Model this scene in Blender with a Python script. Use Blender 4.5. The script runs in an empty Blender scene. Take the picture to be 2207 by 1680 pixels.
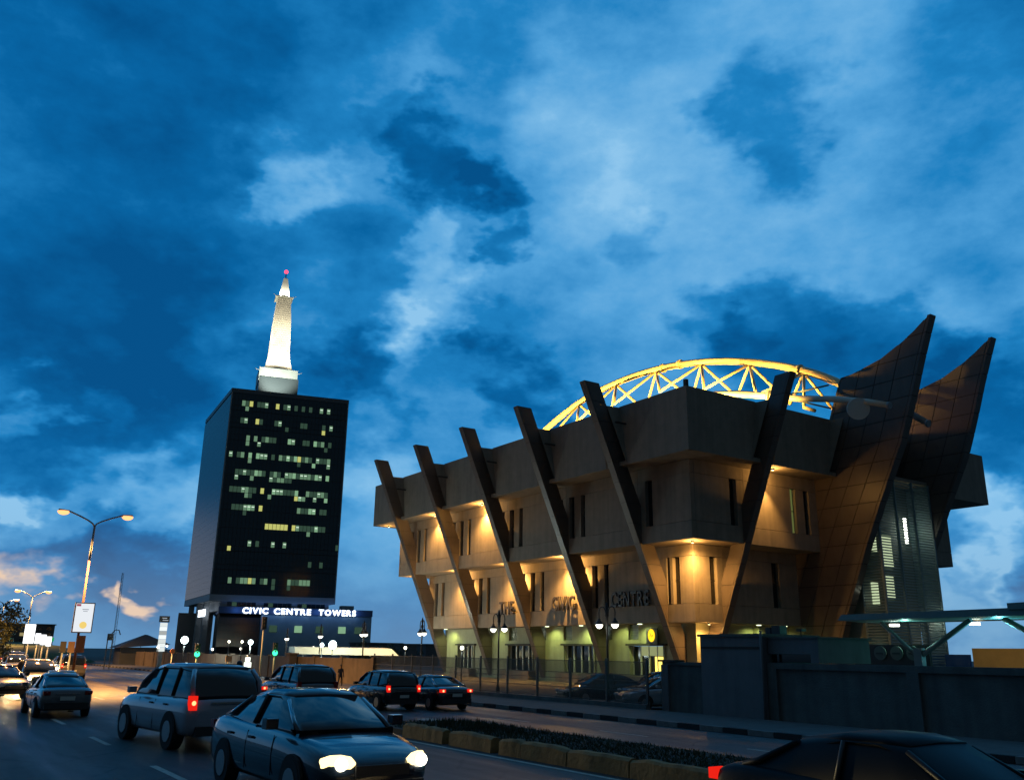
import bpy, bmesh, math, random
from math import sin, cos, tan, radians as R, pi, sqrt, atan2, hypot
from mathutils import Vector, Matrix
random.seed(7)
sc = bpy.context.scene
C = sc.collection

# ------------------------------------------------------------------ camera
cam_d = bpy.data.cameras.new('camera'); cam = bpy.data.objects.new('camera', cam_d); C.objects.link(cam)
cam_d.sensor_width = 36.0; cam_d.lens = 1900/2206*36; cam_d.clip_end = 6000; cam_d.clip_start = 0.1
PITCH = math.atan(565/1900); ROLL = R(0.8)
fw = Vector((0, cos(PITCH), sin(PITCH))); up0 = Vector((0, -sin(PITCH), cos(PITCH))); r0 = Vector((1, 0, 0))
right = r0*cos(ROLL)+up0*sin(ROLL); up = -r0*sin(ROLL)+up0*cos(ROLL)
m = Matrix((right, up, -fw)).transposed().to_4x4(); m.translation = (0, 0, 2.3)
cam.matrix_world = m
sc.camera = cam

# ------------------------------------------------------------------ view / render
sc.view_settings.view_transform = 'Standard'; sc.view_settings.look = 'None'
sc.view_settings.gamma = 1.0; sc.view_settings.use_curve_mapping = False
sc.view_settings.exposure = 0.0
sc.render.engine = 'CYCLES'
sc.cycles.use_denoising = True
sc.cycles.max_bounces = 5; sc.cycles.diffuse_bounces = 2; sc.cycles.glossy_bounces = 3
sc.cycles.sample_clamp_indirect = 3.0
sc.cycles.use_light_tree = True

# ------------------------------------------------------------------ sky (world)
SUN_EL, SUN_AZ = -1.0, -34.0
W = bpy.data.worlds.new('World'); sc.world = W; W.use_nodes = True
nt = W.node_tree; nt.nodes.clear(); N = nt.nodes; Lk = nt.links.new
def nd(t, **k):
    n = N.new(t)
    for a, b in k.items(): setattr(n, a, b)
    return n
def mth(op, a, b=None, c=None, clamp=False):
    n = nd('ShaderNodeMath', operation=op); n.use_clamp = clamp
    for i, v in enumerate((a, b, c)):
        if v is None: continue
        if isinstance(v, (int, float)): n.inputs[i].default_value = v
        else: Lk(v, n.inputs[i])
    return n.outputs[0]
out = nd('ShaderNodeOutputWorld'); tc = nd('ShaderNodeTexCoord')
vdir = tc.outputs['Generated']
sky = nd('ShaderNodeTexSky', sky_type='NISHITA'); sky.sun_disc = False
sky.sun_elevation = R(SUN_EL); sky.sun_rotation = R(SUN_AZ); sky.air_density = 1.4; sky.ozone_density = 3.0
def noise(scale, detail, rough, vec, w=0.0):
    n = nd('ShaderNodeTexNoise'); n.inputs['Scale'].default_value = scale; n.inputs['Detail'].default_value = detail
    n.inputs['Roughness'].default_value = rough; Lk(vec, n.inputs['Vector']); return n
mp = nd('ShaderNodeMapping'); mp.inputs['Scale'].default_value = (1, 1, 1.7); mp.inputs['Location'].default_value = (3.1, 1.7, 0.4)
Lk(vdir, mp.inputs['Vector'])
nw = noise(4.0, 5, .55, mp.outputs[0])
sub = nd('ShaderNodeVectorMath', operation='SUBTRACT'); Lk(nw.outputs['Color'], sub.inputs[0]); sub.inputs[1].default_value = (.5, .5, .5)
scl = nd('ShaderNodeVectorMath', operation='SCALE'); Lk(sub.outputs[0], scl.inputs[0]); scl.inputs['Scale'].default_value = 0.22
nw2 = noise(16.0, 4, .6, mp.outputs[0])
sub2 = nd('ShaderNodeVectorMath', operation='SUBTRACT'); Lk(nw2.outputs['Color'], sub2.inputs[0]); sub2.inputs[1].default_value = (.5, .5, .5)
scl2 = nd('ShaderNodeVectorMath', operation='SCALE'); Lk(sub2.outputs[0], scl2.inputs[0]); scl2.inputs['Scale'].default_value = 0.085
ad = nd('ShaderNodeVectorMath', operation='ADD'); Lk(vdir, ad.inputs[0]); Lk(scl.outputs[0], ad.inputs[1])
ad2 = nd('ShaderNodeVectorMath', operation='ADD'); Lk(ad.outputs[0], ad2.inputs[0]); Lk(scl2.outputs[0], ad2.inputs[1])
wv = ad2.outputs[0]
def blobs(lst, start):
    acc = start
    for a, e, r, s in lst:
        d = (sin(R(a))*cos(R(e)), cos(R(a))*cos(R(e)), sin(R(e)))
        dn = nd('ShaderNodeVectorMath', operation='DISTANCE'); Lk(wv, dn.inputs[0]); dn.inputs[1].default_value = d
        mr = nd('ShaderNodeMapRange', interpolation_type='SMOOTHSTEP'); Lk(dn.outputs['Value'], mr.inputs['Value'])
        mr.inputs['From Min'].default_value = r*(1.15 if r > .1 else 1.05); mr.inputs['From Max'].default_value = r*(.2 if r > .1 else .35)
        mr.inputs['To Min'].default_value = 0.0; mr.inputs['To Max'].default_value = s*((.78 if s > 0 else .68) if r > .1 else .9)
        acc = mth('ADD', acc, mr.outputs[0])
    return acc
CL = [(-30.6,32.2,0.215,-0.35),(-22.4,36.0,0.179,-0.3),(-7.6,38.0,0.154,-0.2),(-14.0,33.4,0.113,0.12),(-8.0,33.5,0.067,0.16),(-15.5,29.2,0.056,0.36),(-6.1,30.0,0.067,-0.5),(-2.7,29.5,0.046,-0.4),(-9.5,32.0,0.046,-0.3),(-0.9,25.5,0.041,-0.35),(18.4,36.1,0.256,0.28),(6.5,32.3,0.128,0.26),(11.1,23.5,0.179,0.28),(24.7,24.9,0.154,0.2),(32.8,33.5,0.103,-0.15),(19.6,32.5,0.072,-0.32),(15.2,32.5,0.036,-0.18),(9.7,27.2,0.041,-0.22),(-26.9,18.3,0.179,-0.4),(-21.2,20.6,0.103,-0.25),(-19.5,25.7,0.128,-0.2),(-13.1,24.2,0.077,-0.15),(-6.8,25.0,0.046,0.32),(-4.7,21.2,0.067,0.42),(-1.8,22.5,0.041,0.2),(-6.5,19.2,0.062,0.35),(-9.5,17.4,0.067,-0.4),(-0.1,18.4,0.067,-0.45),(-14.0,16.2,0.077,-0.4),(-23.7,14.6,0.128,-0.25),(19.0,19.4,0.097,-0.5),(25.3,18.4,0.077,-0.45),(29.0,17.1,0.056,-0.4),(29.6,12.0,0.082,-0.35),(14.3,20.4,0.062,-0.35),(-29.8,8.3,0.036,0.5),(-22.2,8.9,0.077,0.3),(-30.3,12.9,0.031,0.3),(-27.2,13.6,0.031,0.2),(-24.6,11.5,0.077,0.1),(-9.7,11.4,0.056,0.3),(-9.7,5.6,0.077,0.15),(-23.0,4.8,0.092,-0.38),(-27.0,5.9,0.067,-0.25),(27.5,6.8,0.056,0.5),(27.3,3.2,0.062,0.38),(29.4,5.5,0.033,-0.45),(27.0,4.5,0.021,-0.25),(-28,7.2,.05,.42),(-21.5,7.6,.05,.35),(-25.0,9.8,.05,.22),(-26.5,4.0,.03,.25),(-31,20,.2,-.2),(25,9.5,.05,.2),(4,14,.1,.12)]
PE = [(-28.5,3.0,0.046,1.0),(-27.2,2.1,0.031,1.0),(-23.4,1.9,0.021,0.9),(-23.5,2.8,0.011,0.7),(-21.4,2.5,0.016,0.4)]
nf = noise(5.5, 8, .61, mp.outputs[0]); nf2 = noise(15.0, 6, .6, mp.outputs[0])
base = mth('ADD', mth('MULTIPLY_ADD', nf.outputs[0], 1.0, .0), mth('MULTIPLY_ADD', nf2.outputs[0], .17, -.085))
dens = blobs(CL, base)
ramp = nd('ShaderNodeValToRGB'); Lk(dens, ramp.inputs[0]); el = ramp.color_ramp.elements
cols = [(0.0, (.001, .080, .25)), (0.22, (.002, .125, .36)), (.45, (.013, .215, .53)), (.68, (.080, .35, .69)), (.90, (.18, .47, .78)), (1.0, (.27, .56, .84))]
el[0].position = 0; el[0].color = (*cols[0][1], 1); el[1].position = 1; el[1].color = (*cols[-1][1], 1)
for p, c in cols[1:-1]:
    e = el.new(p); e.color = (*c, 1)
sep = nd('ShaderNodeSeparateXYZ'); Lk(vdir, sep.inputs[0])
# paler greyer band towards the horizon
hz = nd('ShaderNodeMapRange', interpolation_type='SMOOTHSTEP'); Lk(sep.outputs['Z'], hz.inputs['Value'])
hz.inputs['From Min'].default_value = 0.16; hz.inputs['From Max'].default_value = -0.01; hz.inputs['To Max'].default_value = 0.5
mx = nd('ShaderNodeMix', data_type='RGBA'); Lk(hz.outputs[0], mx.inputs['Factor']); Lk(ramp.outputs[0], mx.inputs['A']); mx.inputs['B'].default_value = (.22, .33, .46, 1)
pe = blobs(PE, 0.0)
pe = mth('MULTIPLY', pe, mth('MULTIPLY_ADD', nf2.outputs[0], 2.6, -0.45), None, True)
mx2 = nd('ShaderNodeMix', data_type='RGBA'); Lk(pe, mx2.inputs['Factor']); Lk(mx.outputs['Result'], mx2.inputs['A']); mx2.inputs['B'].default_value = (.80, .60, .46, 1)
# the glow of dusk lies ahead (west); the sky behind is already night blue
dt = nd('ShaderNodeVectorMath', operation='DOT_PRODUCT'); Lk(vdir, dt.inputs[0]); dt.inputs[1].default_value = (-.1, .98, .12)
fd = nd('ShaderNodeMapRange', interpolation_type='SMOOTHSTEP'); Lk(dt.outputs['Value'], fd.inputs['Value'])
fd.inputs['From Min'].default_value = -0.1; fd.inputs['From Max'].default_value = 0.74; fd.inputs['To Min'].default_value = 0.0; fd.inputs['To Max'].default_value = 1.0
sk = nd('ShaderNodeVectorMath', operation='SCALE'); Lk(sky.outputs[0], sk.inputs[0]); sk.inputs['Scale'].default_value = 0.006
sv = nd('ShaderNodeMix', data_type='RGBA'); Lk(fd.outputs[0], sv.inputs['Factor']); sv.inputs['A'].default_value = (.034, .060, .085, 1); Lk(mx2.outputs['Result'], sv.inputs['B'])
sa = nd('ShaderNodeVectorMath', operation='ADD'); Lk(sv.outputs['Result'], sa.inputs[0]); Lk(sk.outputs[0], sa.inputs[1])
bg = nd('ShaderNodeBackground'); Lk(sa.outputs[0], bg.inputs['Color']); bg.inputs['Strength'].default_value = 1.0
Lk(bg.outputs[0], out.inputs['Surface'])
W.cycles.sampling_method = 'MANUAL'; W.cycles.sample_map_resolution = 512

# the last trace of the sun, down on the horizon ahead
sd = bpy.data.lights.new('sun', 'SUN'); sd.energy = 0.02; sd.angle = R(12); sd.color = (1, .72, .5)
so = bpy.data.objects.new('sun', sd); C.objects.link(so); so.rotation_euler = (R(88), 0, R(180-SUN_AZ+0)); so.location = (0, 0, 200)

# ------------------------------------------------------------------ frames
# building / road frame: x away to the right, y away to the left along the road
PC = Vector((11.7121, 56.8052, 0)); FR = R(33.8)
MF = Matrix.Translation(PC) @ Matrix.Rotation(FR, 4, 'Z')
# tower frame
PT = Vector((-66.88, 202.09, 0)); TR = R(20.05)
MT = Matrix.Translation(PT) @ Matrix.Rotation(TR, 4, 'Z')

# ------------------------------------------------------------------ mesh helper
class MB:
    def __init__(s): s.v = []; s.f = []; s.mi = []; s.sm = []; s.cur = 0; s.smooth = False
    def add(s, vs, fs):
        o = len(s.v); s.v += [tuple(p) for p in vs]
        for f in fs: s.f.append([i+o for i in f]); s.mi.append(s.cur); s.sm.append(s.smooth)
        return s
    def box(s, x0, x1, y0, y1, z0, z1):
        if x0 > x1: x0, x1 = x1, x0
        if y0 > y1: y0, y1 = y1, y0
        if z0 > z1: z0, z1 = z1, z0
        v = [(x0,y0,z0),(x1,y0,z0),(x1,y1,z0),(x0,y1,z0),(x0,y0,z1),(x1,y0,z1),(x1,y1,z1),(x0,y1,z1)]
        return s.add(v, [(0,3,2,1),(4,5,6,7),(0,1,5,4),(1,2,6,5),(2,3,7,6),(3,0,4,7)])
    def hexa(s, a, b):      # two quads (lists of four points) joined into a solid
        return s.add(list(a)+list(b), [(3,2,1,0),(4,5,6,7),(0,1,5,4),(1,2,6,5),(2,3,7,6),(3,0,4,7)])
    def poly(s, pts, vec):  # planar polygon extruded by vec
        n = len(pts); vec = Vector(vec); a = [Vector(p) for p in pts]; b = [p+vec for p in a]
        fs = [tuple(range(n))[::-1], tuple(range(n, 2*n))]+[(i, (i+1)%n, n+(i+1)%n, n+i) for i in range(n)]
        return s.add(a+b, fs)
    def tube(s, path, r, n=8, cap=True):
        pts = [Vector(p) for p in path]; k = len(pts)
        rr = r if isinstance(r, (list, tuple)) else [r]*k
        o = len(s.v); ref = None
        for i, p in enumerate(pts):
            d = (pts[min(i+1, k-1)]-pts[max(i-1, 0)])
            d = d.normalized() if d.length > 1e-9 else Vector((0,0,1))
            if ref is None: ref = Vector((0,0,1)) if abs(d.z) < .9 else Vector((1,0,0))
            a = d.cross(ref).normalized(); b = a.cross(d).normalized(); ref = b
            for j in range(n):
                t = 2*pi*j/n; s.v.append(tuple(p+a*cos(t)*rr[i]+b*sin(t)*rr[i]))
        for i in range(k-1):
            for j in range(n):
                s.f.append([o+i*n+j, o+i*n+(j+1)%n, o+(i+1)*n+(j+1)%n, o+(i+1)*n+j]); s.mi.append(s.cur); s.sm.append(True)
        if cap:
            s.f.append([o+j for j in range(n)]); s.mi.append(s.cur); s.sm.append(False)
            s.f.append([o+(k-1)*n+j for j in range(n)][::-1]); s.mi.append(s.cur); s.sm.append(False)
        return s
    def lathe(s, c, prof, n=12):     # profile of (radius, z) about the vertical through c
        return s.tube([(c[0], c[1], c[2]+z) for _, z in prof], [max(r, 1e-3) for r, _ in prof], n)
    def ball(s, c, r, n=10, sz=1.0, a0=-90, a1=90):
        return s.lathe(c, [(r*cos(R(a0+(a1-a0)*i/6)), r*sz*sin(R(a0+(a1-a0)*i/6))) for i in range(7)], n)
    def loft(s, secs, smooth=True):
        n = len(secs[0]); o = len(s.v)
        for q in secs: s.v += [tuple(p) for p in q]
        for i in range(len(secs)-1):
            for j in range(n):
                s.f.append([o+i*n+j, o+(i+1)*n+j, o+(i+1)*n+(j+1)%n, o+i*n+(j+1)%n]); s.mi.append(s.cur); s.sm.append(smooth)
        s.f.append([o+j for j in range(n)]); s.mi.append(s.cur); s.sm.append(False)
        s.f.append([o+(len(secs)-1)*n+j for j in range(n)][::-1]); s.mi.append(s.cur); s.sm.append(False)
        return s
    def mesh(s, name, mats, org=(0,0,0)):
        me = bpy.data.meshes.new(name)
        ox, oy, oz = org
        me.from_pydata([(x-ox, y-oy, z-oz) for x, y, z in s.v], [], s.f)
        for mt in (mats if isinstance(mats, (list, tuple)) else [mats]): me.materials.append(mt)
        me.polygons.foreach_set('material_index', s.mi); me.polygons.foreach_set('use_smooth', s.sm)
        bm = bmesh.new(); bm.from_mesh(me); bmesh.ops.recalc_face_normals(bm, faces=bm.faces); bm.to_mesh(me); bm.free()
        return me

ORG = {}
def link(o, parent=None):
    C.objects.link(o)
    if parent is not None: o.parent = parent
    return o
def tagit(o, label=None, cat=None, group=None, kind=None):
    if label: o['label'] = label
    if cat: o['category'] = cat
    if group: o['group'] = group
    if kind: o['kind'] = kind
    return o
def thing(name, label, cat, loc=(0,0,0), rot=0.0, group=None, frame=MF, kind=None):
    o = bpy.data.objects.new(name, None); o.empty_display_size = .2; C.objects.link(o)
    l = Vector(loc); o.matrix_world = frame @ Matrix.Translation(l) @ Matrix.Rotation(rot, 4, 'Z')
    ORG[o.name] = loc; return tagit(o, label, cat, group, kind)
def part(name, mb, mats, parent, local=False, label=None, kind=None, org=None):
    # local=False: the mesh was laid out in frame coordinates and is shifted to its thing's origin
    g = (0,0,0) if local else (org or ORG.get(parent.name, (0,0,0)))
    me = mb.mesh(name, mats, g) if isinstance(mb, MB) else mb
    o = bpy.data.objects.new(name, me); link(o, parent)
    if label: o['label'] = label
    if kind: o['kind'] = kind
    return o
def single(name, mb, mats, label=None, cat=None, frame=MF, org=(0,0,0), rot=0.0, group=None, kind=None):
    me = mb.mesh(name, mats, org); o = bpy.data.objects.new(name, me); C.objects.link(o)
    o.matrix_world = frame @ Matrix.Translation(Vector(org)); return tagit(o, label, cat, group, kind)
def copy_tree(o, parent=None, mats=None):
    c = o.copy(); C.objects.link(c); c.parent = parent
    for ch in o.children:
        copy_tree(ch, c)
    return c
def place(o, loc, rot=0.0, frame=MF, scale=1.0):
    o.matrix_world = frame @ Matrix.Translation(Vector(loc)) @ Matrix.Rotation(rot, 4, 'Z') @ Matrix.Scale(scale, 4)

# ------------------------------------------------------------------ materials
def mat(name, col, rough=.8, metal=0.0, nscale=0, namp=.15, bump=0.0, bscale=30, spec=.5, emit=None, est=0, stains=0.0, coat=0.0, trans=0.0):
    M = bpy.data.materials.new(name); M.use_nodes = True; t = M.node_tree; b = t.nodes['Principled BSDF']; L = t.links.new
    b.inputs['Base Color'].default_value = (*col, 1); b.inputs['Roughness'].default_value = rough; b.inputs['Metallic'].default_value = metal
    b.inputs['Specular IOR Level'].default_value = spec; b.inputs['Coat Weight'].default_value = coat
    if trans: b.inputs['Transmission Weight'].default_value = trans
    if emit: b.inputs['Emission Color'].default_value = (*emit, 1); b.inputs['Emission Strength'].default_value = est
    co = t.nodes.new('ShaderNodeTexCoord')
    if nscale:
        n = t.nodes.new('ShaderNodeTexNoise'); n.inputs['Scale'].default_value = nscale; n.inputs['Detail'].default_value = 6; n.inputs['Roughness'].default_value = .65
        L(co.outputs['Object'], n.inputs['Vector'])
        mr = t.nodes.new('ShaderNodeMapRange'); L(n.outputs[0], mr.inputs['Value']); mr.inputs['From Min'].default_value = .3; mr.inputs['From Max'].default_value = .7
        mr.inputs['To Min'].default_value = 1-namp; mr.inputs['To Max'].default_value = 1+namp
        fac = mr.outputs[0]
        if stains:
            mpn = t.nodes.new('ShaderNodeMapping'); mpn.inputs['Scale'].default_value = (1.6, 1.6, .12); L(co.outputs['Object'], mpn.inputs['Vector'])
            n2 = t.nodes.new('ShaderNodeTexNoise'); n2.inputs['Scale'].default_value = 1.3; n2.inputs['Detail'].default_value = 5; L(mpn.outputs[0], n2.inputs['Vector'])
            m2 = t.nodes.new('ShaderNodeMapRange'); L(n2.outputs[0], m2.inputs['Value']); m2.inputs['From Min'].default_value = .42; m2.inputs['From Max'].default_value = .7
            m2.inputs['To Min'].default_value = 1; m2.inputs['To Max'].default_value = 1-stains
            mm = t.nodes.new('ShaderNodeMath'); mm.operation = 'MULTIPLY'; L(fac, mm.inputs[0]); L(m2.outputs[0], mm.inputs[1]); fac = mm.outputs[0]
        sv = t.nodes.new('ShaderNodeVectorMath'); sv.operation = 'SCALE'; sv.inputs[0].default_value = col; L(fac, sv.inputs['Scale']); L(sv.outputs[0], b.inputs['Base Color'])
    if bump:
        n = t.nodes.new('ShaderNodeTexNoise'); n.inputs['Scale'].default_value = bscale; n.inputs['Detail'].default_value = 5; L(co.outputs['Object'], n.inputs['Vector'])
        bp = t.nodes.new('ShaderNodeBump'); bp.inputs['Strength'].default_value = bump; bp.inputs['Distance'].default_value = .03; L(n.outputs[0], bp.inputs['Height']); L(bp.outputs[0], b.inputs['Normal'])
    return M
def emi(name, col, st, sampled=False):
    M = bpy.data.materials.new(name); M.use_nodes = True; t = M.node_tree; t.nodes.clear()
    e = t.nodes.new('ShaderNodeEmission'); e.inputs[0].default_value = (*col, 1); e.inputs[1].default_value = st
    o = t.nodes.new('ShaderNodeOutputMaterial'); t.links.new(e.outputs[0], o.inputs[0])
    if not sampled: M.cycles.emission_sampling = 'NONE'
    return M
concrete = mat('rendered_concrete', (.25, .212, .17), .85, nscale=1.2, namp=.13, bump=.3, bscale=14, stains=.2)
concrete_d = mat('dark_concrete', (.05, .045, .04), .9)  # dark concrete for the lintels and the gatehouse band
cladding = mat('bronze_cladding_tile', (.115, .092, .08), .38, nscale=.9, namp=.12, spec=.5, bump=.08, bscale=5, stains=.12)
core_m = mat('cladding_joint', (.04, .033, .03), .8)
plaster = mat('pale_plaster', (.36, .36, .24), .85, nscale=1.5, namp=.10, bump=.15, bscale=18, stains=.15)
darkglass = mat('dark_glass', (.012, .015, .018), .07, spec=.7)
greenglass = emi('stairwell_green_glow', (.35, .42, .12), .28)
steel_y = mat('painted_steel_tube', (.78, .62, .34), .45, nscale=2, namp=.06)
steel_g = mat('grey_painted_steel', (.22, .25, .27), .5, nscale=2, namp=.08)
louvre_m = mat('blue_grey_louvre', (.16, .24, .27), .45, nscale=3, namp=.1)
asphalt = mat('asphalt', (.034, .030, .027), .5, nscale=3.5, namp=.28, bump=.55, bscale=45, spec=.4)
def wear(M, dark=.55):
    """old patches, oil-dark wheel tracks along the road and open cracks"""
    t = M.node_tree; b = t.nodes['Principled BSDF']; L = t.links.new; src = b.inputs['Base Color'].links[0].from_socket
    co = t.nodes.new('ShaderNodeTexCoord')
    mpn = t.nodes.new('ShaderNodeMapping'); mpn.inputs['Scale'].default_value = (.55, .05, 1); L(co.outputs['Object'], mpn.inputs['Vector'])
    n1 = t.nodes.new('ShaderNodeTexNoise'); n1.inputs['Scale'].default_value = 1.6; n1.inputs['Detail'].default_value = 4; L(mpn.outputs[0], n1.inputs['Vector'])
    r1 = t.nodes.new('ShaderNodeMapRange'); L(n1.outputs[0], r1.inputs['Value']); r1.inputs['From Min'].default_value = .4; r1.inputs['From Max'].default_value = .62; r1.inputs['To Min'].default_value = 1.35; r1.inputs['To Max'].default_value = dark
    vo = t.nodes.new('ShaderNodeTexVoronoi'); vo.feature = 'DISTANCE_TO_EDGE'; vo.inputs['Scale'].default_value = .45; L(co.outputs['Object'], vo.inputs['Vector'])
    nz = t.nodes.new('ShaderNodeTexNoise'); nz.inputs['Scale'].default_value = 2.5; nz.inputs['Detail'].default_value = 5; L(co.outputs['Object'], nz.inputs['Vector'])
    ml = t.nodes.new('ShaderNodeMix'); ml.data_type = 'RGBA'; ml.inputs['Factor'].default_value = .12; L(co.outputs['Object'], ml.inputs['A']); L(nz.outputs['Color'], ml.inputs['B']); L(ml.outputs['Result'], vo.inputs['Vector'])
    r2 = t.nodes.new('ShaderNodeMapRange'); L(vo.outputs['Distance'], r2.inputs['Value']); r2.inputs['From Min'].default_value = .004; r2.inputs['From Max'].default_value = .02; r2.inputs['To Min'].default_value = .35; r2.inputs['To Max'].default_value = 1
    mm = t.nodes.new('ShaderNodeMath'); mm.operation = 'MULTIPLY'; L(r1.outputs[0], mm.inputs[0]); L(r2.outputs[0], mm.inputs[1])
    sv = t.nodes.new('ShaderNodeVectorMath'); sv.operation = 'SCALE'; L(src, sv.inputs[0]); L(mm.outputs[0], sv.inputs['Scale']); L(sv.outputs[0], b.inputs['Base Color'])
    rr = t.nodes.new('ShaderNodeMapRange'); L(n1.outputs[0], rr.inputs['Value']); rr.inputs['From Min'].default_value = .4; rr.inputs['From Max'].default_value = .62; rr.inputs['To Min'].default_value = .62; rr.inputs['To Max'].default_value = .38; L(rr.outputs[0], b.inputs['Roughness'])
wear(asphalt)
asphalt2 = mat('far_asphalt', (.05, .052, .055), .7, nscale=2.5, namp=.25, bump=.5, bscale=60)
wear(asphalt2, .7)
earth = mat('earth', (.05, .048, .04), .95, nscale=1.0, namp=.3)
paving = mat('paving', (.10, .10, .095), .85, nscale=2.0, namp=.2, bump=.3, bscale=25)
linepaint = mat('worn_line_paint', (.42, .40, .34), .7, nscale=7, namp=.35)
kerb_w = mat('kerb_white_paint', (.16, .16, .155), .8, nscale=5, namp=.3)
kerb_b = mat('kerb_black_paint', (.02, .02, .02), .8, nscale=5, namp=.3)
barrier_m = mat('ochre_concrete_block', (.30, .17, .06), .85, nscale=2.2, namp=.35, bump=.8, bscale=12, stains=.45)
wall_m = mat('grey_rendered_wall', (.115, .135, .135), .9, nscale=1.4, namp=.2, bump=.5, bscale=20, stains=.3)
wall_w = mat('whitewashed_block', (.15, .165, .18), .85, nscale=1.4, namp=.10, bump=.3, bscale=20, stains=.25)
wall_t = mat('tan_boundary_wall', (.13, .105, .08), .9, nscale=1.2, namp=.18, bump=.3, bscale=15, stains=.2)
iron = mat('black_cast_iron', (.015, .015, .016), .45, metal=.4)
wire = mat('galvanised_wire', (.10, .105, .10), .55, metal=.5)
leaf = mat('dark_leaf', (.06, .07, .03), .7, nscale=2, namp=.35)
bark = mat('bark', (.07, .05, .035), .9)
grassm = mat('verge_grass', (.03, .04, .014), .85, nscale=2, namp=.4)
lightg = emi('lamp_globe_white', (1, .97, .78), 5)
rubber = mat('rubber', (.015, .015, .015), .85)
alloy = mat('alloy_rim', (.35, .35, .36), .35, metal=.8)
carglass = mat('car_glass', (.012, .016, .02), .05, spec=.8)
trimb = mat('black_trim', (.02, .02, .022), .5)
chrome = mat('chrome', (.6, .6, .6), .18, metal=1)
plate_m = mat('number_plate', (.55, .55, .5), .5)
head_on = emi('headlamp_warm', (1, .78, .34), 2.6); head_core = emi('headlamp_core', (1, .92, .7), 12); tail_core = emi('tail_lamp_core', (1, .30, .12), 3.0)
head_off = mat('headlamp_off', (.55, .58, .6), .12, spec=.8)
tail_on = emi('tail_lamp_lit', (1, .02, .01), .85)
tail_off = mat('tail_lamp_off', (.25, .01, .008), .25)
amber = emi('amber_marker', (1, .35, .05), 2.2)

def spot(name, loc, tgt, e, col, ang=120, blend=.6, size=.06, frame=MF, parent=None):
    d = bpy.data.lights.new(name, 'SPOT'); d.energy = e; d.color = col; d.spot_size = R(ang); d.spot_blend = blend; d.shadow_soft_size = size
    o = bpy.data.objects.new(name, d); C.objects.link(o)
    a = frame @ Vector(loc); b = frame @ Vector(tgt)
    mw = Matrix.Translation(a) @ (b-a).to_track_quat('-Z', 'Y').to_matrix().to_4x4()
    o.matrix_world = mw
    return o
def point(name, loc, e, col, size=.1, frame=MF):
    d = bpy.data.lights.new(name, 'POINT'); d.energy = e; d.color = col; d.shadow_soft_size = size
    o = bpy.data.objects.new(name, d); C.objects.link(o); o.location = frame @ Vector(loc); return o

LET = {}
def letter_mesh(ch, size, depth, M, bold=.0):
    k = (ch, size, depth, M.name)
    if k in LET: return LET[k]
    cu = bpy.data.curves.new('letter', 'FONT'); cu.body = ch; cu.size = size; cu.extrude = depth/2; cu.offset = bold; cu.resolution_u = 4
    o = bpy.data.objects.new('letter_tmp', cu); C.objects.link(o)
    bpy.context.view_layer.update()
    me = bpy.data.meshes.new_from_object(o.evaluated_get(bpy.context.evaluated_depsgraph_get()))
    bpy.data.objects.remove(o); me.materials.clear(); me.materials.append(M)
    xs = [v.co.x for v in me.vertices]; x0 = min(xs)
    for v in me.vertices: v.co.x -= x0
    LET[k] = (me, max(xs)-x0); return LET[k]
def word(txt, start, xd, total, height, depth, M, parent, bold=0.0, name='letter', gap=.14):
    # cap height 0.7 of the font size; letters set side by side from start along xd, squeezed to the total length
    size = height/.70
    ms = [letter_mesh(c, size, depth, M, bold) if c != ' ' else (None, size*.45) for c in txt]
    L = sum(w for _, w in ms)+gap*size*(len(ms)-1); s = total/L
    xd = Vector(xd).normalized(); zd = Vector((0,0,1)); nd_ = xd.cross(zd)
    org = Vector(ORG.get(parent.name, (0,0,0))); p = Vector(start)-org
    for me, w in ms:
        if me:
            o = bpy.data.objects.new(name, me); link(o, parent)
            mm = Matrix((xd*s, zd, nd_)).transposed().to_4x4(); mm.translation = p; o.matrix_basis = mm
        p = p+xd*(w+gap*size)*s

# ================================================================== GROUND
g = MB().box(-900, 900, -300, 1500, -.6, -.03); single('ground', g, earth, kind='structure')
g = MB().box(-60, -25.2, -90, 420, -.02, 0.0); single('road', g, asphalt, kind='structure')
g = MB().box(-25.2, -19.43, -90, 420, -.025, -.004); single('far_carriageway', g, asphalt2, kind='structure')
g = MB().box(-15.2, 60, -80, 110, -.02, .02); single('parking_ground', g, paving, kind='structure')
g = MB().box(-19.2, -15.2, -80, 200, 0, .14); single('pavement', g, paving, kind='structure')
# lane paint
g = MB(); g.box(-29.48, -29.36, -70, -16.5, .001, .005)
single('edge_line', g, linepaint, kind='structure')
g = MB()
for y in range(-80, 200, 6): g.box(-22.6, -22.48, y, y+2.2, -.003, .001)
for y in range(-79, 200, 7): g.box(-33.0, -32.86, y, y+2.4, .001, .005)
for y in range(-79, 200, 7): g.box(-36.6, -36.46, y, y+2.4, .001, .005)
g.box(-39.6, -39.35, -60, -17.5, .001, .005)
single('lane_markings', g, linepaint, kind='structure')
g = MB(); g.box(-25.6, -24.9, -13.0, -11.2, .001, .005); single('stop_dash', g, linepaint, kind='structure')
# striped far kerb: stone by stone
kerb = thing('kerb', None, None, (-19.4, 0, 0), kind='structure')
sw = MB().box(0, .2, 0, .98, 0, .16); sb = MB()
mk = {True: sw.mesh('kerb_stone', kerb_w), False: sw.mesh('kerb_stone', kerb_b)}
for i in range(-45, 90):
    o = bpy.data.objects.new('kerb_stone', mk[(i//1) % 2 == 0]); link(o, kerb); o.location = (0, i*1.0, 0)
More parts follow.
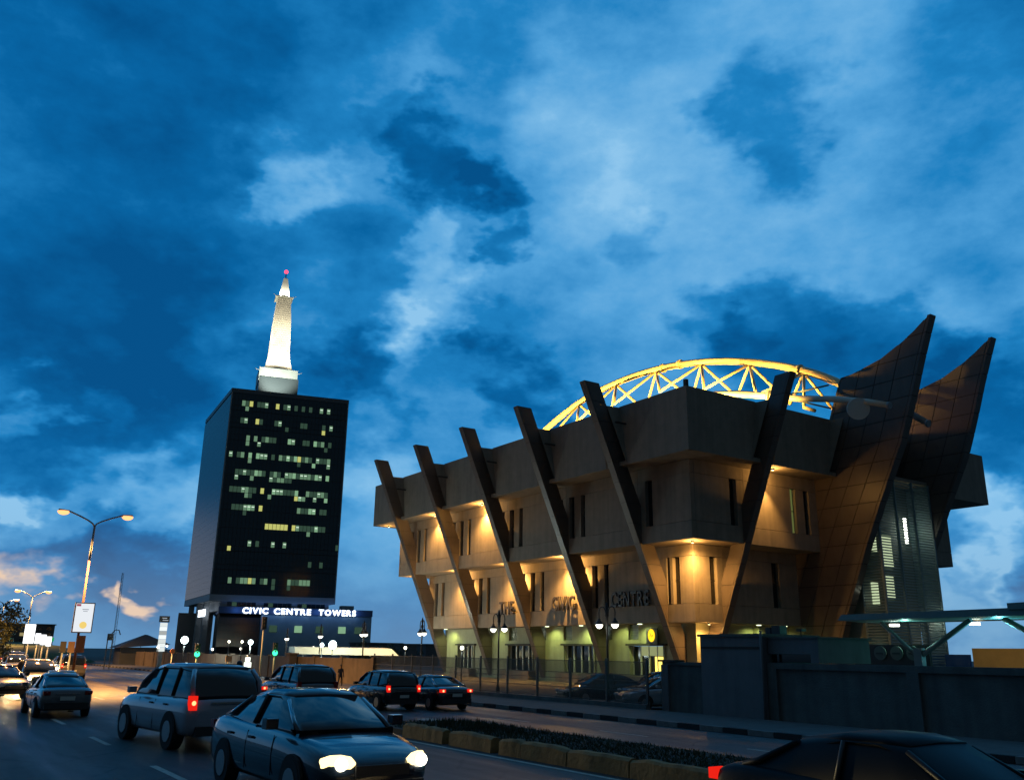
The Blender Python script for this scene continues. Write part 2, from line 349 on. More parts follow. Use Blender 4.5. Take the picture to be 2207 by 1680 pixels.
# verge with grass
g = MB(); P_ = [(-28.75, -60), (-25.2, -60), (-25.2, -14.6), (-25.8, -13.9), (-27.6, -13.8), (-28.75, -15.0)]
g.poly([(x, y, 0) for x, y in P_], (0, 0, .14)); single('verge', g, earth, kind='structure')
k = MB(); rnd = random.Random(3)
for i in range(26000):
    y = -13.9-rnd.random()**.8*34; x = -25.3-rnd.random()*3.35
    if y > -14.6 and (x > -25.8 or x < -28): continue
    mound = .10*math.exp(-((y+16.5)/2.2)**2-((x+26.6)/1.0)**2)*2.6
    h = rnd.uniform(.03, .11)+mound*rnd.random(); a = rnd.random()*pi; w = rnd.uniform(.012, .03)
    dx, dy = cos(a)*w, sin(a)*w; lx, ly = rnd.uniform(-.08, .08), rnd.uniform(-.08, .08)
    k.add([(x-dx, y-dy, .13), (x+dx, y+dy, .13), (x+lx, y+ly, .13+h)], [(0, 1, 2)])
single('grass', k, grassm, kind='stuff')
# ochre barrier blocks
bl = [(-15.9,-17.05),(-17.1,-18.25),(-18.29,-19.33),(-19.66,-21.66),(-22.0,-22.9),(-22.94,-24.6),(-24.64,-26.6),(-26.64,-28.86),(-29.25,-31.6),(-31.64,-34.0),(-34.3,-37),(-37.05,-40)]
rb = random.Random(5)
for i, (y1, y0) in enumerate(bl[1:]):
    m_ = MB(); n = 5; x0, x1 = -29.05, -28.78; secs = []
    for j in range(n+1):
        y = y0+(y1-y0)*j/n; e = .03 if j in (0, n) else 0
        hh = .37-e+rb.uniform(-.02, .015); q = rb.uniform(-.01, .01)
        secs.append([(x0+q-.02, y, .0), (x0+q, y, hh-.05), (x0+.05+e, y, hh), (x1-.05-e, y, hh), (x1, y, hh-.05), (x1+.02, y, 0)])
    m_.loft(secs, False)
    desc = ['leftmost ochre kerb block at the end of the grass verge','second ochre kerb block, butted against the end one','short third ochre kerb block beside the first dark gap','long ochre kerb block between the two dark gaps','ochre kerb block just right of the second dark gap','ochre kerb block with a dark stain at the middle of the row','ochre kerb block in the middle run near the far lane','ochre kerb block left of the wide gap by the tail lamp','ochre kerb block right of the wide gap, near the dark car','ochre kerb block beside the passing dark car','last ochre kerb block beyond the dark car'][i]
    single('barrier_block', m_, barrier_m, desc, 'kerb block', org=(-28.9, (y0+y1)/2, 0), group='ochre blocks along the verge')

# ================================================================== CIVIC CENTRE
cc = thing('civic_centre', 'angular concrete civic centre hall with leaning fins and warm floodlights', 'building', (0, 0, 0))
FT, FS = .434, 6.10            # fins: outer edge x = FS-FT*z
ZR, Z3, Z2, Z1 = 19.7, 15.3, 9.85, 4.5
FA = [7.0, 15.6, 24.2, 32.8, 41.4]        # fins on the long side
def side(S):
    if S == 'A': return lambda s, d, z: (d, s, z)
    return lambda s, d, z: (s, d, z)
def sbox(mb, S, s0, s1, d0, d1, z0, z1):
    if S == 'A': mb.box(d0, d1, s0, s1, z0, z1)
    else: mb.box(s0, s1, d0, d1, z0, z1)
def bandwall(S, d, s0, s1, z0, z1, slots, th=.4, glass=darkglass, lit=()):
    """wall panels between window slots; each slot holds a recessed window"""
    ed = s0; J = .012
    for a, b in sorted(slots)+[(s1, s1)]:
        if a-ed > .03:
            q = MB(); sbox(q, S, ed+J, a-J if b > a else a-J, d, d+th, z0+J, z1-J); part('wall_panel', q, concrete, cc)
        if b > a:
            q = MB(); sbox(q, S, a+.0, b-.0, d+.30, d+.34, z0, z1)
            w = part('window', q, greenglass if (a in lit) else glass, cc)
            q = MB(); zc = (z0+z1)/2
            sbox(q, S, a, b, d+.26, d+.295, zc-.03, zc+.03); part('glazing_bar', q, trimb, w)
        ed = b
def bays(S, tlist, s0, s1):
    cuts = [s0]
    for t in tlist: cuts += [t+.3]
    cuts.append(s1); return [(cuts[i], cuts[i+1]) for i in range(len(cuts)-1) if cuts[i+1] > cuts[i]+.1]
def level(S, d, z0, z1, zl, zh, tl, s0, s1, slots, lit=()):
    for a, b in bays(S, tl, s0, s1):
        ss = [(p, q) for p, q in slots if p >= a-.01 and q <= b+.01]
        bandwall(S, d, a, b, z0, zl, []); bandwall(S, d, a, b, zl, zh, ss, lit=lit); bandwall(S, d, a, b, zh, z1, [])
    q = MB(); sbox(q, S, s0+.02, s1-.02, d+.36, d+.5, z0+.02, z1-.02); part('wall_backing', q, core_m, cc)
# third level band between the fins
def band3(S, tl, s_end):
    pf = side(S); prev = None
    edges = []
    for t in tl: edges.append(t)
    starts = [(0.0, 0.0)]+[(t+.6+.15, t+.6+.9) for t in tl]       # (top, bottom)
    ends = [(t-.15, t-.9) for t in tl]+[(s_end, s_end)]
    for (st, sb_), (et, eb) in zip(starts, ends):
        if et-st < .3: continue
        th = .45
        st2, sb2 = (st+(.0 if S == 'A' else .45) if st == 0 else st), (sb_+(.0 if S == 'A' else .45) if sb_ == 0 else sb_)
        a = [pf(sb2, 0, Z3), pf(eb, 0, Z3), pf(et, 0, ZR), pf(st2, 0, ZR)]
        b = [pf(sb2, th, Z3), pf(eb, th, Z3), pf(et, th, ZR), pf(st2, th, ZR)]
        if S == 'B' and st == 0:    # mitre behind the long side's panel: the corner stays closed
            a[0] = pf(.002, 0.003, Z3); a[3] = pf(.002, 0.003, ZR); 
        part('wall_panel', MB().hexa(a, b), concrete, cc)
    for t in tl:                                                   # splayed returns that run out to the fin
        for sg, tt in ((-1, t), (1, t+.6)):
            xi = lambda z: FS+1.35-FT*z
            a = [pf(tt+sg*.9, 0.01, Z3), pf(tt, xi(Z3), Z3), pf(tt, xi(ZR-.05), ZR-.05), pf(tt+sg*.15, 0.01, ZR-.05)]
            b = [pf(tt+sg*.9, .4, Z3), pf(tt, xi(Z3)+.4, Z3), pf(tt, xi(ZR-.05)+.4, ZR-.05), pf(tt+sg*.15, .4, ZR-.05)]
            part('splayed_panel', MB().hexa(a, b), concrete, cc)
SB = [7.0]
band3('A', FA, 47.9); band3('B', [7.0, 15.4, 23.4], 36.6)
# slots
L2A = []; L2B = [(5.85, 6.55), (7.8, 8.3), (12.38, 12.95), (13.9, 14.5), (26.5, 27.2)]
for t in FA:
    L2A += ([(t-1.2, t-.5)] if t == 7.0 else [(t-2.1, t-1.6), (t-.75, t-.1)])+[(t+.75, t+1.35)]
L1A = [(5.67, 6.36), (6.66, 6.96)]+[q_ for t in FA[1:] for q_ in ((t-2.1, t-1.55), (t-.75, t-.1))]+[(t+.75, t+1.35) for t in FA]
L1B = [(5.94, 6.63), (7.8, 8.3), (12.5, 13.3)]
level('A', 2.0, Z2, Z3-.01, 11.05, 14.35, FA, 2.0, 45.2, L2A)
level('B', 2.0, Z2, Z3-.01, 11.05, 14.35, SB+[15.4, 23.4], 2.4, 33.2, L2B, lit=(12.38,))
level('A', 4.3, Z1, Z2-.01, 5.75, 9.05, FA, 4.3, 42.6, L1A)
level('B', 4.3, Z1, Z2-.01, 5.75, 9.05, SB+[15.4], 4.7, 30.0, L1B)
# floor slabs (soffits)
for nm, x0, y0, x1, y1, z in (('soffit', .03, .03, 36.58, 47.88, Z3), ('soffit', 2.03, 2.03, 33.18, 45.18, Z2), ('soffit', 4.33, 4.33, 29.98, 42.58, Z1)):
    part(nm, MB().box(x0, x1, y0, y1, z+.002, z+.3), concrete, cc)
part('roof', MB().box(.5, 36.2, .5, 47.5, ZR-.9, ZR-.5), mat('roof_membrane', (.12, .12, .12), .9), cc)
part('end_wall', MB().box(.02, 36.6, 47.45, 47.9, Z3, ZR).box(2, 33.2, 44.8, 45.2, Z2, Z3-.01).box(4.3, 30, 42.2, 42.6, Z1, Z2-.01).box(6.5, 27, 41.4, 41.8, 0, Z1)
     .box(36.15, 36.59, .46, 47.4, Z3, ZR-.002).box(32.8, 33.19, 2.4, 44.8, Z2, Z3-.02).box(29.6, 29.99, 3.4, 41.8, Z1, Z2-.02), concrete, cc)
# ground floor
gz = .0
doorsA = [(26.0, 29.9), (17.4, 21.35), (9.3, 13.0), (36.0, 39.0)]; winA = [(28.62, 29.95), (24.1, 25.3), (20.4, 21.6), (15.2, 16.6), (12.1, 13.25), (33.5, 34.8), (7.3, 8.3)]
cur = 6.0
for a, b in sorted(doorsA)+[(41.8, 41.8)]:
    part('wall_panel', MB().box(6, 6.35, cur, a, 0, 2.92), plaster, cc); cur = b
    if b > a:
        fr = part('door', MB().box(6.3, 6.34, a, b, .75, 2.9), darkglass, cc)
        part('step', MB().box(5.2, 6.3, a-.3, b+.3, 0, .74), concrete, cc)
        n = 4; q = MB()
        for i in range(n+1):
            y = a+(b-a)*i/n; q.box(6.16, 6.28, y-.05, y+.05, .75, 2.9)
        part('door_frame', q, mat('white_frame', (.6, .62, .55), .5), fr)
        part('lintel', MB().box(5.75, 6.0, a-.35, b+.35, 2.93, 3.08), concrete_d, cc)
        for yy in (a-.12, b+.0): part('door_jamb', MB().box(5.86, 6.0, yy, yy+.12, 0.02, 2.92), plaster, cc)
cur = 6.0
for a, b in sorted(winA)+[(41.8, 41.8)]:
    part('wall_panel', MB().box(6, 6.35, cur, a, 3.37, 4.49), plaster, cc); cur = b
    if b > a: 
        w_ = part('window', MB().box(6.2, 6.24, a, b, 3.37, 4.49), mat('shop_window', (.05, .06, .03), .3), cc)
        q = MB()
        for kz in range(9): q.box(6.14, 6.19, a, b, 3.40+kz*.12, 3.45+kz*.12)
        part('blind', q, mat('blind', (.16, .18, .09), .7), w_)
part('wall_panel', MB().box(6, 6.35, 6.0, 41.8, 2.925, 3.365), plaster, cc)
part('wall_panel', MB().box(6.36, 27, 6.0, 6.35, 0, 4.49), plaster, cc)
for x in (12.0, 18.0, 24.0): part('pillar', MB().box(x, x+1.6, 5.5, 5.98, 0, 4.49), plaster, cc)
# lit shop door by the prow
glow_y = emi('lit_shop', (1, .72, .12), 2.2)
part('door', MB().box(6.20, 6.26, 9.35, 10.55, .78, 2.15), glow_y, cc, label='glowing yellow shop door near the prow')
part('window', MB().box(6.20, 6.25, 9.35, 12.1, 2.2, 2.9), emi('lit_transom', (.55, .6, .28), .5), cc)
# fins: a dark core dressed in cladding panels
def fin(S, t):
    pf = side(S); th = .6; ztop = 21.25
    xo = lambda z: FS-FT*z
    e = .03
    root_core = MB().hexa([pf(t+e, xo(0)+e, 0), pf(t+th-e, xo(0)+e, 0), pf(t+th-e, xo(0)+1.35-e, 0), pf(t+e, xo(0)+1.35-e, 0)],
                [pf(t+e, xo(ztop)+e, ztop-.05), pf(t+th-e, xo(ztop)+e, ztop-.05), pf(t+th-e, xo(ztop)+1.35-e, ztop-.05), pf(t+e, xo(ztop)+1.35-e, ztop-.05)])
    fo = part('fin', root_core, core_m, cc)
    n = 15; hgt = ztop/n
    for i in range(n):
        z0, z1 = i*hgt+.018, (i+1)*hgt-.018
        for (u0, u1) in ((0, .13), (.155, 1.35)):
            q = MB().hexa([pf(t, xo(z0)+u0, z0), pf(t+th, xo(z0)+u0, z0), pf(t+th, xo(z0)+u1, z0), pf(t, xo(z0)+u1, z0)],
                      [pf(t, xo(z1)+u0, z1), pf(t+th, xo(z1)+u0, z1), pf(t+th, xo(z1)+u1, z1), pf(t, xo(z1)+u1, z1)])
            part('cladding_panel', q, cladding, fo, org=(0, 0, 0))
for t in FA: fin('A', t)
fin('B', 7.0)
# small drain spouts beside each fin
for t in FA: part('spout', MB().box(-1.0, .02, t-.9, t-.78, 18.2, 18.32), core_m, cc)
part('roof_beacon', MB().box(.1, .35, .1, .35, ZR, ZR+.5), core_m, cc)
# sails
RE = [(25.6,-8.86),(24.07,-8.24),(22.31,-7.55),(20.41,-6.87),(18.52,-6.15),(16.88,-5.5),(15.76,-4.9),(14.34,-4.15),(12.7,-3.3),(11.4,-2.66),(9.98,-1.95),(7.7,-.96),(5.23,.14),(3.34,.9),(0,2.2)]
LE = [(25.6,-8.83),(25.21,-8.19),(24.7,-7.45),(24.23,-6.57),(23.81,-5.69),(23.33,-4.49),(23.04,-3.28),(22.82,-2.05),(22.79,-1.13),(21.38,-.5),(20.11,.03),(15.8,1.7),(13.76,2.75),(11.81,3.69),(9.87,4.54),(7.54,5.43),(6.1,5.98),(4.2,6.77),(3.2,7.25),(0,8.6)]
def itp(T, z):
    if z >= T[0][0]: return T[0][1]
    for (z1, v1), (z0, v0) in zip(T, T[1:]):
        if z >= z0: return v0+(v1-v0)*(z-z0)/(z1-z0)
    return T[-1][1]
def sail(x0, th=.72):
    zs = sorted(set([round(z, 2) for z, _ in RE+LE]+[.5*i for i in range(0, 51)]))
    e = .035; q = MB(); secs = []
    for z in zs:
        r, l = itp(RE, z), itp(LE, z)
        secs.append([(x0+e, r+.02, z), (x0+th-e, r+.02, z), (x0+th-e, max(l-.02, r+.03), z), (x0+e, max(l-.02, r+.03), z)])
    q.loft(secs, False); so_ = part('sail_wall', q, core_m, cc)
    # edge cladding strip, in lengths
    zz = [11.6+1.42*i for i in range(-9, 11)]; zz = [0]+[z for z in zz if z > 0]; zz[-1] = 25.6
    gp = .028
    for za, zb in zip(zz, zz[1:]):
        za_, zb_ = za+gp, min(zb-gp, 25.6)
        sub_ = [za_+(zb_-za_)*i/4 for i in range(5)]
        # outer edge piece
        q = MB(); q.loft([[(x0, itp(RE, z), z), (x0+th, itp(RE, z), z), (x0+th, itp(RE, z)+.22, z), (x0, itp(RE, z)+.22, z)] for z in sub_], False)
        part('edge_tile', q, cladding, so_, org=(0, 0, 0))
        c = 0
        while c < 7:
            pts = []
            for z in sub_:
                r, l = itp(RE, z)+.26, itp(LE, z)
                a = r+1.56*c+gp*(c > 0); b = min(r+1.56*(c+1)-gp, l)
                pts.append((a, b, z))
            pts = [p for p in pts if p[1]-p[0] > .04]
            if len(pts) >= 2:
                for xf, xb in ((x0, x0+.05), (x0+th-.05, x0+th)):
                    q = MB(); q.loft([[(xf, a, z), (xf, b, z), (xb, b, z), (xb, a, z)] for a, b, z in pts], False)
                    if xf == x0 or za > 12: part('cladding_tile', q, cladding, so_, org=(0, 0, 0))
            c += 1
sail(15.4); sail(23.4)
# louvred stair box between the sails
YL = -2.35; X0, X1 = 16.5, 23.35; ZT = 15.4
lv = part('stair_core', MB().box(X0+.25, X1-.08, -.5, 1.9, .02, ZT-.3), mat('stair_wall', (.14, .17, .16), .8), cc)
part('soffit', MB().box(X0, X1, YL, 2, ZT-.25, ZT), concrete, cc)
ms = [X0, 18.85, 21.15, X1]
for x in ms: part('mullion', MB().box(x-.07, x+.07, YL-.08, YL+.1, .02, ZT-.26), louvre_m, cc)
part('mullion', MB().box(X0-.05, X0+.05, -.6, -.5, .02, ZT-.26), louvre_m, cc)
for i in range(3):
    a, b = ms[i]+.08, ms[i+1]-.08; L_ = b-a
    sm_ = MB().hexa([(0, 0, 0), (L_, 0, 0), (L_, .08, .09), (0, .08, .09)], [(0, 0, .03), (L_, 0, .03), (L_, .08, .12), (0, .08, .12)]).mesh('slat', louvre_m)
    for kz in range(74):
        o = bpy.data.objects.new('slat', sm_); link(o, cc); o.location = (a, YL-.02, .3+kz*.2)
part('side_panel', MB().box(X1-.02, X1+.04, YL+.1, -.5, .02, ZT-.26), louvre_m, cc)
q = MB()
for kz in range(74): z = .3+kz*.2; q.box(X0-.02, X0+.02, YL+.1, -.6, z, z+.07)
part('side_slats', q, louvre_m, cc, kind='stuff')
# lit landings and tubes behind the slats
landing = emi('landing_glow', (.62, .75, .45), .85); wg = emi('white_tube', (.95, 1, .85), 7)
for x0, x1, z0, z1, M_ in ((17.6, 18.6, 9.9, 12.6, landing), (19.3, 20.5, 8.8, 11.2, landing), (17.5, 18.3, 6.0, 7.6, landing), (19.4, 20.3, 6.5, 8.2, landing)):
    part('landing_window', MB().box(x0, x1, -.62, -.56, z0, z1), M_, cc)
part('tube_light', MB().box(21.6, 21.78, -1.25, -1.1, 10.7, 12.6), wg, cc)
point('stair_light', (22.3, -1.3, 11.6), 9, (.8, 1, .6)); point('stair_light', (22.2, -1.6, 4.6), 14, (1, .95, .7)); point('stair_light', (18.0, -1.3, 3.0), 5, (.8, 1, .8))
point('stair_light', (17.0, -1.2, 6.5), 6, (.9, 1, .75))
part('bulkhead_light', MB().ball((22.6, YL-.2, 5.2), .16, 8), emi('bulkhead', (1, 1, .7), 8), cc)
point('stair_light', (22.6, YL-.5, 5.1), 12, (1, 1, .7))
# lettering
lt = mat('dark_bronze_letters', (.04, .032, .025), .5)
word('THE', (4.0, 28.55, 5.62), (0, -1, 0), 2.3, 1.08, .16, lt, cc, .03)
word('CIVIC', (4.0, 20.5, 5.72), (0, -1, 0), 3.05, 1.08, .16, lt, cc, .03)
word('CENTRE', (4.0, 12.85, 5.75), (0, -1, 0), 4.25, 1.08, .16, lt, cc, .03)
# yellow round shop sign on a black board
sg = part('sign_board', MB().box(5.5, 5.62, 9.5, 10.7, 3.05, 4.2), mat('sign_black', (.01, .01, .01), .4), cc, label='black board with a glowing yellow disc')
q = MB(); q.poly([(5.48, 10.08+.36*cos(a_*pi/12), 3.66+.46*sin(a_*pi/12)) for a_ in range(24)], (-.03, 0, 0)); part('sign_disc', q, emi('sign_yellow', (1, .62, .02), 1.6), sg, org=(0, 0, 0))
q = MB(); q.tube([(5.44, 10.2, 3.6), (5.44, 10.12, 3.75), (5.44, 10.22, 3.82)], .02, 5); q.tube([(5.44, 10.02, 3.55), (5.44, 9.95, 3.7), (5.44, 9.92, 3.62)], .02, 5); part('emblem', q, trimb, sg, org=(0, 0, 0))

# floodlight fittings under the soffits
WARM = (1.0, .50, .12)
def flood(x, y, z, e, tgt, ang=125, col=WARM, vis=True):
    q = MB().lathe((x, y, z-.12), [(.10, 0), (.12, .04), (.10, .12)], 10); f = part('floodlight', q, trimb, cc)
    q = MB().lathe((x, y, z-.135), [(.085, 0), (.085, .012)], 10); part('lens', q, emi('flood_lens', (1, .75, .35), 9), f, org=(0, 0, 0))
    point('flood_glow', (x, y, z-.45), e*.07, col, .09); spot('flood_lamp', (x, y, z-.45), tgt, e*.62, col, ang+30, .75, .09)
for y, e in ((46.6, 1500), (36.4, 4300), (27.6, 6000)): flood(1.25, y, Z3, e, (2.1, y-.2, Z3-6), 105)
flood(9.3, .9, Z3, 2700, (8.9, 2.1, Z3-6), 56)
for y, e in ((43.9, 1700), (34.8, 4800), (25.8, 5800), (17.6, 8000)): flood(3.1, y, Z2, e, (4.5, y-.3, Z2-6), 110)
flood(3.3, 3.3, Z2, 4600, (4.6, 4.6, Z2-5), 115)
flood(6.2, 4.9, Z1, 900, (6.4, 5.9, Z1-4), 130)
# greenish white lights under the lowest soffit
for x, y, e in ((5.0, 22.6, 260), (5.0, 17.9, 300), (5.0, 10.8, 330), (5.0, 31.2, 110), (5.0, 40.0, 260), (5.0, 13.6, 160), (11.5, 5.0, 160), (14.4, 5.0, 200)):
    q = MB().box(x-.12, x+.12, y-.12, y+.12, Z1-.05, Z1); part('soffit_light', q, emi('soffit_lens', (.9, 1, .6), 3), cc)
    spot('soffit_lamp', (x, y, Z1-.1), (x+1.0 if y > 6 else x, y if y > 6 else y+1, 0), e*.8, (.85, 1.0, .30), 150, .6, .15)

# roof arch truss
def arch_z(y): return 29.5-((y-23.5)/1.0)**2*.0102-max(0, 12-y)*.03
arch = thing('roof_arch', 'floodlit yellow steel arch truss spanning above the hall roof', 'arch', (16.5, 24, ZR-.5))
TN = [(32.45,28.59),(26.21,29.31),(20.16,29.23),(14.14,28.38),(8.5,26.87),(2.97,24.66)]
full = [(44.0,22.6),(41.4,25.2),(38.9,26.7)]+TN+[(-.8,22.4),(-3.0,20.6)]
def smooth(pts, k=5):
    o = []
    for i in range(len(pts)-1):
        p0, p1, p2, p3 = pts[max(i-1, 0)], pts[i], pts[i+1], pts[min(i+2, len(pts)-1)]
        for j in range(k):
            t = j/k; o.append(tuple(.5*((2*p1[c])+(-p0[c]+p2[c])*t+(2*p0[c]-5*p1[c]+4*p2[c]-p3[c])*t*t+(-p0[c]+3*p1[c]-3*p2[c]+p3[c])*t**3) for c in range(2)))
    return o+[pts[-1]]
part('top_chord', MB().tube([(16.5, y, z) for y, z in smooth(full)], .33, 12), steel_y, arch)
BN = [(41.0, 21.8), (35.3, 24.0), (29.2, 25.6), (23.2, 26.2), (17.6, 25.96), (11.98, 24.86), (6.2, 22.9), (1.64, 20.9)]
BN = [(y+1.0 if i < 4 else y, z) for i, (y, z) in enumerate(BN)]
for x in (14.4, 18.6):
    for i in range(len(BN)):
        for T_ in ([(38.9, 26.7)]+TN)[max(0, i-1):i+1]:
            part('diagonal', MB().tube([(16.5, T_[0], T_[1]-.2), (x, BN[i][0], BN[i][1])], .125, 8), steel_y, arch)
    part('bottom_chord', MB().tube([(x, BN[-1][0]-1, 20.4)]+[(x, BN[-1][0], BN[-1][1])], .14, 8), steel_y, arch)
for y, z in ((19.2, 29.1), (16.9, 28.9), (3.3, 24.8)):
    part('flange', MB().tube([(16.5, y+.12, z+.02), (16.5, y-.12, z-.03)], .45, 12), steel_y, arch)
for y in (40, 34, 28, 22, 16, 10, 4):
    spot('arch_lamp', (10.6, y, ZR+.4), (16.5, y-1.5, 29), 19000 if y not in (40, 4) else 11000, (1, .57, .10), 120, .9, .15)
    part('uplight', MB().box(10.4, 10.8, y-.15, y+.15, ZR-.5, ZR+.1), trimb, arch)
# outrigger booms that poke out past the sails
def boom(x, pts, r0, label):
    b = thing('roof_boom', label, 'boom', (x, pts[0][0], pts[0][1]), group='steel booms poking out past the sails')
    n = len(pts); part('tube', MB().tube([(x, y, z) for y, z in pts], [r0*(1-.35*i/(n-1)) for i in range(n)], 12), steel_g if x > 15 else mat('boom_steel', (.62, .55, .45), .45), b)
    y, z = pts[-1]; part('end_cap', MB().tube([(x, y+.12, z+.03), (x, y-.06, z-.02)], r0*.8, 12), steel_g, b); return b
b = boom(13.2, [(9.66, 23.6), (7.0, 23.05), (3.8, 22.1), (1.0, 21.25), (-2.1, 20.5), (-4.7, 19.7), (-6.35, 19.08)], .31, 'steel boom crossing in front of the nearer sail, with a disc')
dsc = part('disc', MB().tube([(12.85, -4.15, 19.25), (12.95, -4.05, 19.3)], .78, 28), mat('disc_grey', (.55, .6, .6), .6), b, label='flat grey disc hung on the boom')
for dz in (.7, -.7): part('tie_rod', MB().tube([(13.2, 2.9, 21.85), (13.8, -1.2, 21.0+dz*1.3)], .07, 6), steel_g, b)
part('flange', MB().tube([(13.2, 3.9, 22.13), (13.2, 3.7, 22.07)], .52, 12), steel_g, b)
boom(20.0, [(2.0, 22.4), (-1.5, 21.4), (-3.7, 20.15), (-5.04, 19.1)], .36, 'steel boom whose end shows between the two sails')
spot('sail_glow', (17.6, 3.5, ZR+.5), (23.4, -4, 23), 700, (1, .45, .18), 70, .9, .2)

# ================================================================== TOWER
tw = thing('office_tower', 'tall dark glass office tower with lit green windows and white spire', 'building', (0, 0, 0), frame=MT)
U, VX, VY, TZ0, TZ = 28.0, -4.87, 35.5, 13.0, 62.0
tg = mat('tower_front_glass', (.008, .028, .042), .12, spec=.6, nscale=.4, namp=.2)
tg2 = mat('tower_side_glass', (.010, .034, .045), .3, spec=.12)
tstone = mat('tower_cladding', (.34, .36, .38), .6, nscale=.5, namp=.1)
e = .12
part('core', MB().hexa([(e, e, TZ0), (U-e, e, TZ0), (U-e+VX, VY, TZ0), (VX+e, VY-e, TZ0)], [(e, e, TZ-.3), (U-e, e, TZ-.3), (U-e+VX, VY, TZ-.3), (VX+e, VY-e, TZ-.3)]), core_m, tw)
part('fascia', MB().hexa([(0, 0, TZ-1.0), (U, 0, TZ-1.0), (U+VX, VY, TZ-1.0), (VX, VY, TZ-1.0)], [(0, 0, TZ), (U, 0, TZ), (U+VX, VY, TZ), (VX, VY, TZ)]), mat('parapet', (.09, .10, .11), .5), tw)
part('fascia', MB().hexa([(0, 0, TZ0-.5), (U, 0, TZ0-.5), (U+VX, VY, TZ0-.5), (VX, VY, TZ0-.5)], [(0, 0, TZ0+.9), (U, 0, TZ0+.9), (U+VX, VY, TZ0+.9), (VX, VY, TZ0+.9)]), tstone, tw)
rw = random.Random(11); rows = [57.7, 53.5, 49.3, 45.2, 41.1, 37.0, 32.9, 28.8, 24.7, 20.5, 16.3]
groups = [(3, 10), (12, 19), (20, 27)]
den = [(.45,.4,.18),(.28,.25,.32),(.5,.55,.5),(.75,.8,.8),(.9,.95,.95),(.88,.6,.9),(.8,.05,.85),(.06,.95,.6),(.18,.2,.06),(.05,.06,.05),(.6,.65,.65)]
wins = [emi('lit_window_%s' % w, c, s) for w, c, s in (('dim', (.12, .25, .17), .26), ('green', (.30, .56, .34), .42), ('pale', (.42, .78, .46), .5), ('yellow', (.80, .82, .24), .65), ('white', (.8, 1, .8), 1.0))]
cw = U/32; lit = 0; dark = MB(); pm = {}
paneU = MB().box(.05, cw-.05, 0, .06, 0, 1.25); 
PM = [[MB().box(.05, cw-.05, 0, .05, 0, hh).mesh('window_pane', w) for w in wins] for hh in (1.30, 1.05)]
strip_w = MB().box(.1, cw*.8, -.02, .0, .75, .95).mesh('ceiling_light', wins[4])
def darkpane(c, z, h): dark.box(c*cw+.035, (c+1)*cw-.035, 0, .05, z, z+h)
for ri, zc in enumerate(rows):
    for c in range(32):
        gi = next((i for i, (a, b) in enumerate(groups) if a <= c <= b), None)
        for h in (0, 1):
            z, hh = (zc+.15, 1.30) if h == 0 else (zc-1.0, 1.05)
            dd = den[ri][gi] if gi is not None else (.25 if (c in (0, 1, 30, 31) and ri in (3, 4, 5)) else .015)
            if h == 1: dd *= .28
            if rw.random() < dd and lit < 235:
                lit += 1; r_ = rw.random()
                w = (3 if (ri == 7 and gi == 1) else (0 if r_ < .42 else 1 if r_ < .78 else 2 if r_ < .94 else 3))
                if ri in (0, 1, 10): w = min(w, 1) if r_ < .9 else 3
                o = bpy.data.objects.new('window_pane', PM[h][w]); link(o, tw); o.location = (c*cw, 0, z)
                if w in (1, 2) and rw.random() < .55 and ri < 9:
                    o2 = bpy.data.objects.new('ceiling_light', strip_w); link(o2, o); o2.location = (rw.uniform(0, .1), 0, 0)
            else: darkpane(c, z, hh)
    for c in range(32): darkpane(c, zc+1.5, 1.56)
for c in range(32): darkpane(c, 13.95, 1.3)
for c in range(32): darkpane(c, 60.76-1.45+1.5-.0, .15)
part('front_curtain_wall', dark, tg, tw, kind='stuff')
q = MB(); n = 20
for i in range(n):
    for j in range(34):
        z = TZ0+1.0+j*1.41; a, b = (i+.012)/n, (i+.988)/n
        if z+1.39 > TZ-1.0: continue
        q.hexa([(VX*a, VY*a, z), (VX*b, VY*b, z), (VX*b+.1, VY*b, z), (VX*a+.1, VY*a, z)], [(VX*a, VY*a, z+1.39), (VX*b, VY*b, z+1.39), (VX*b+.1, VY*b, z+1.39), (VX*a+.1, VY*a, z+1.39)])
part('side_curtain_wall', q, tg2, tw, kind='stuff')
for dx in (0.03, U-.25): part('corner_post', MB().box(dx, dx+.22, -.05, .1, TZ0+.9, TZ-1.0), tstone, tw)
# recessed storey under the tower
part('recessed_storey', MB().hexa([(2.5, 1.5, 10.5), (U-1.2, 1.5, 10.5), (U-1+VX, VY-2, 10.5), (VX+3, VY-2, 10.5)], [(2.5, 1.5, 12.5), (U-1.2, 1.5, 12.5), (U-1+VX, VY-2, 12.5), (VX+3, VY-2, 12.5)]), tstone, tw)
for a in (4.0, 12.0, 19.6):
    for i in range(6): 
        w_ = part('window', MB().box(a+i*1.05, a+i*1.05+.98, 1.40, 1.48, 11.55, 12.4), tg if i not in (1,) else wins[0], tw)
# columns at the left side
for k_, (s, w) in enumerate(((.22, 2.2), (.48, 2.4), (.82, 2.6))):
    part('column', MB().box(VX*s+.3, VX*s+1.6, VY*s, VY*s+w, 0, 12.5), tstone, tw)
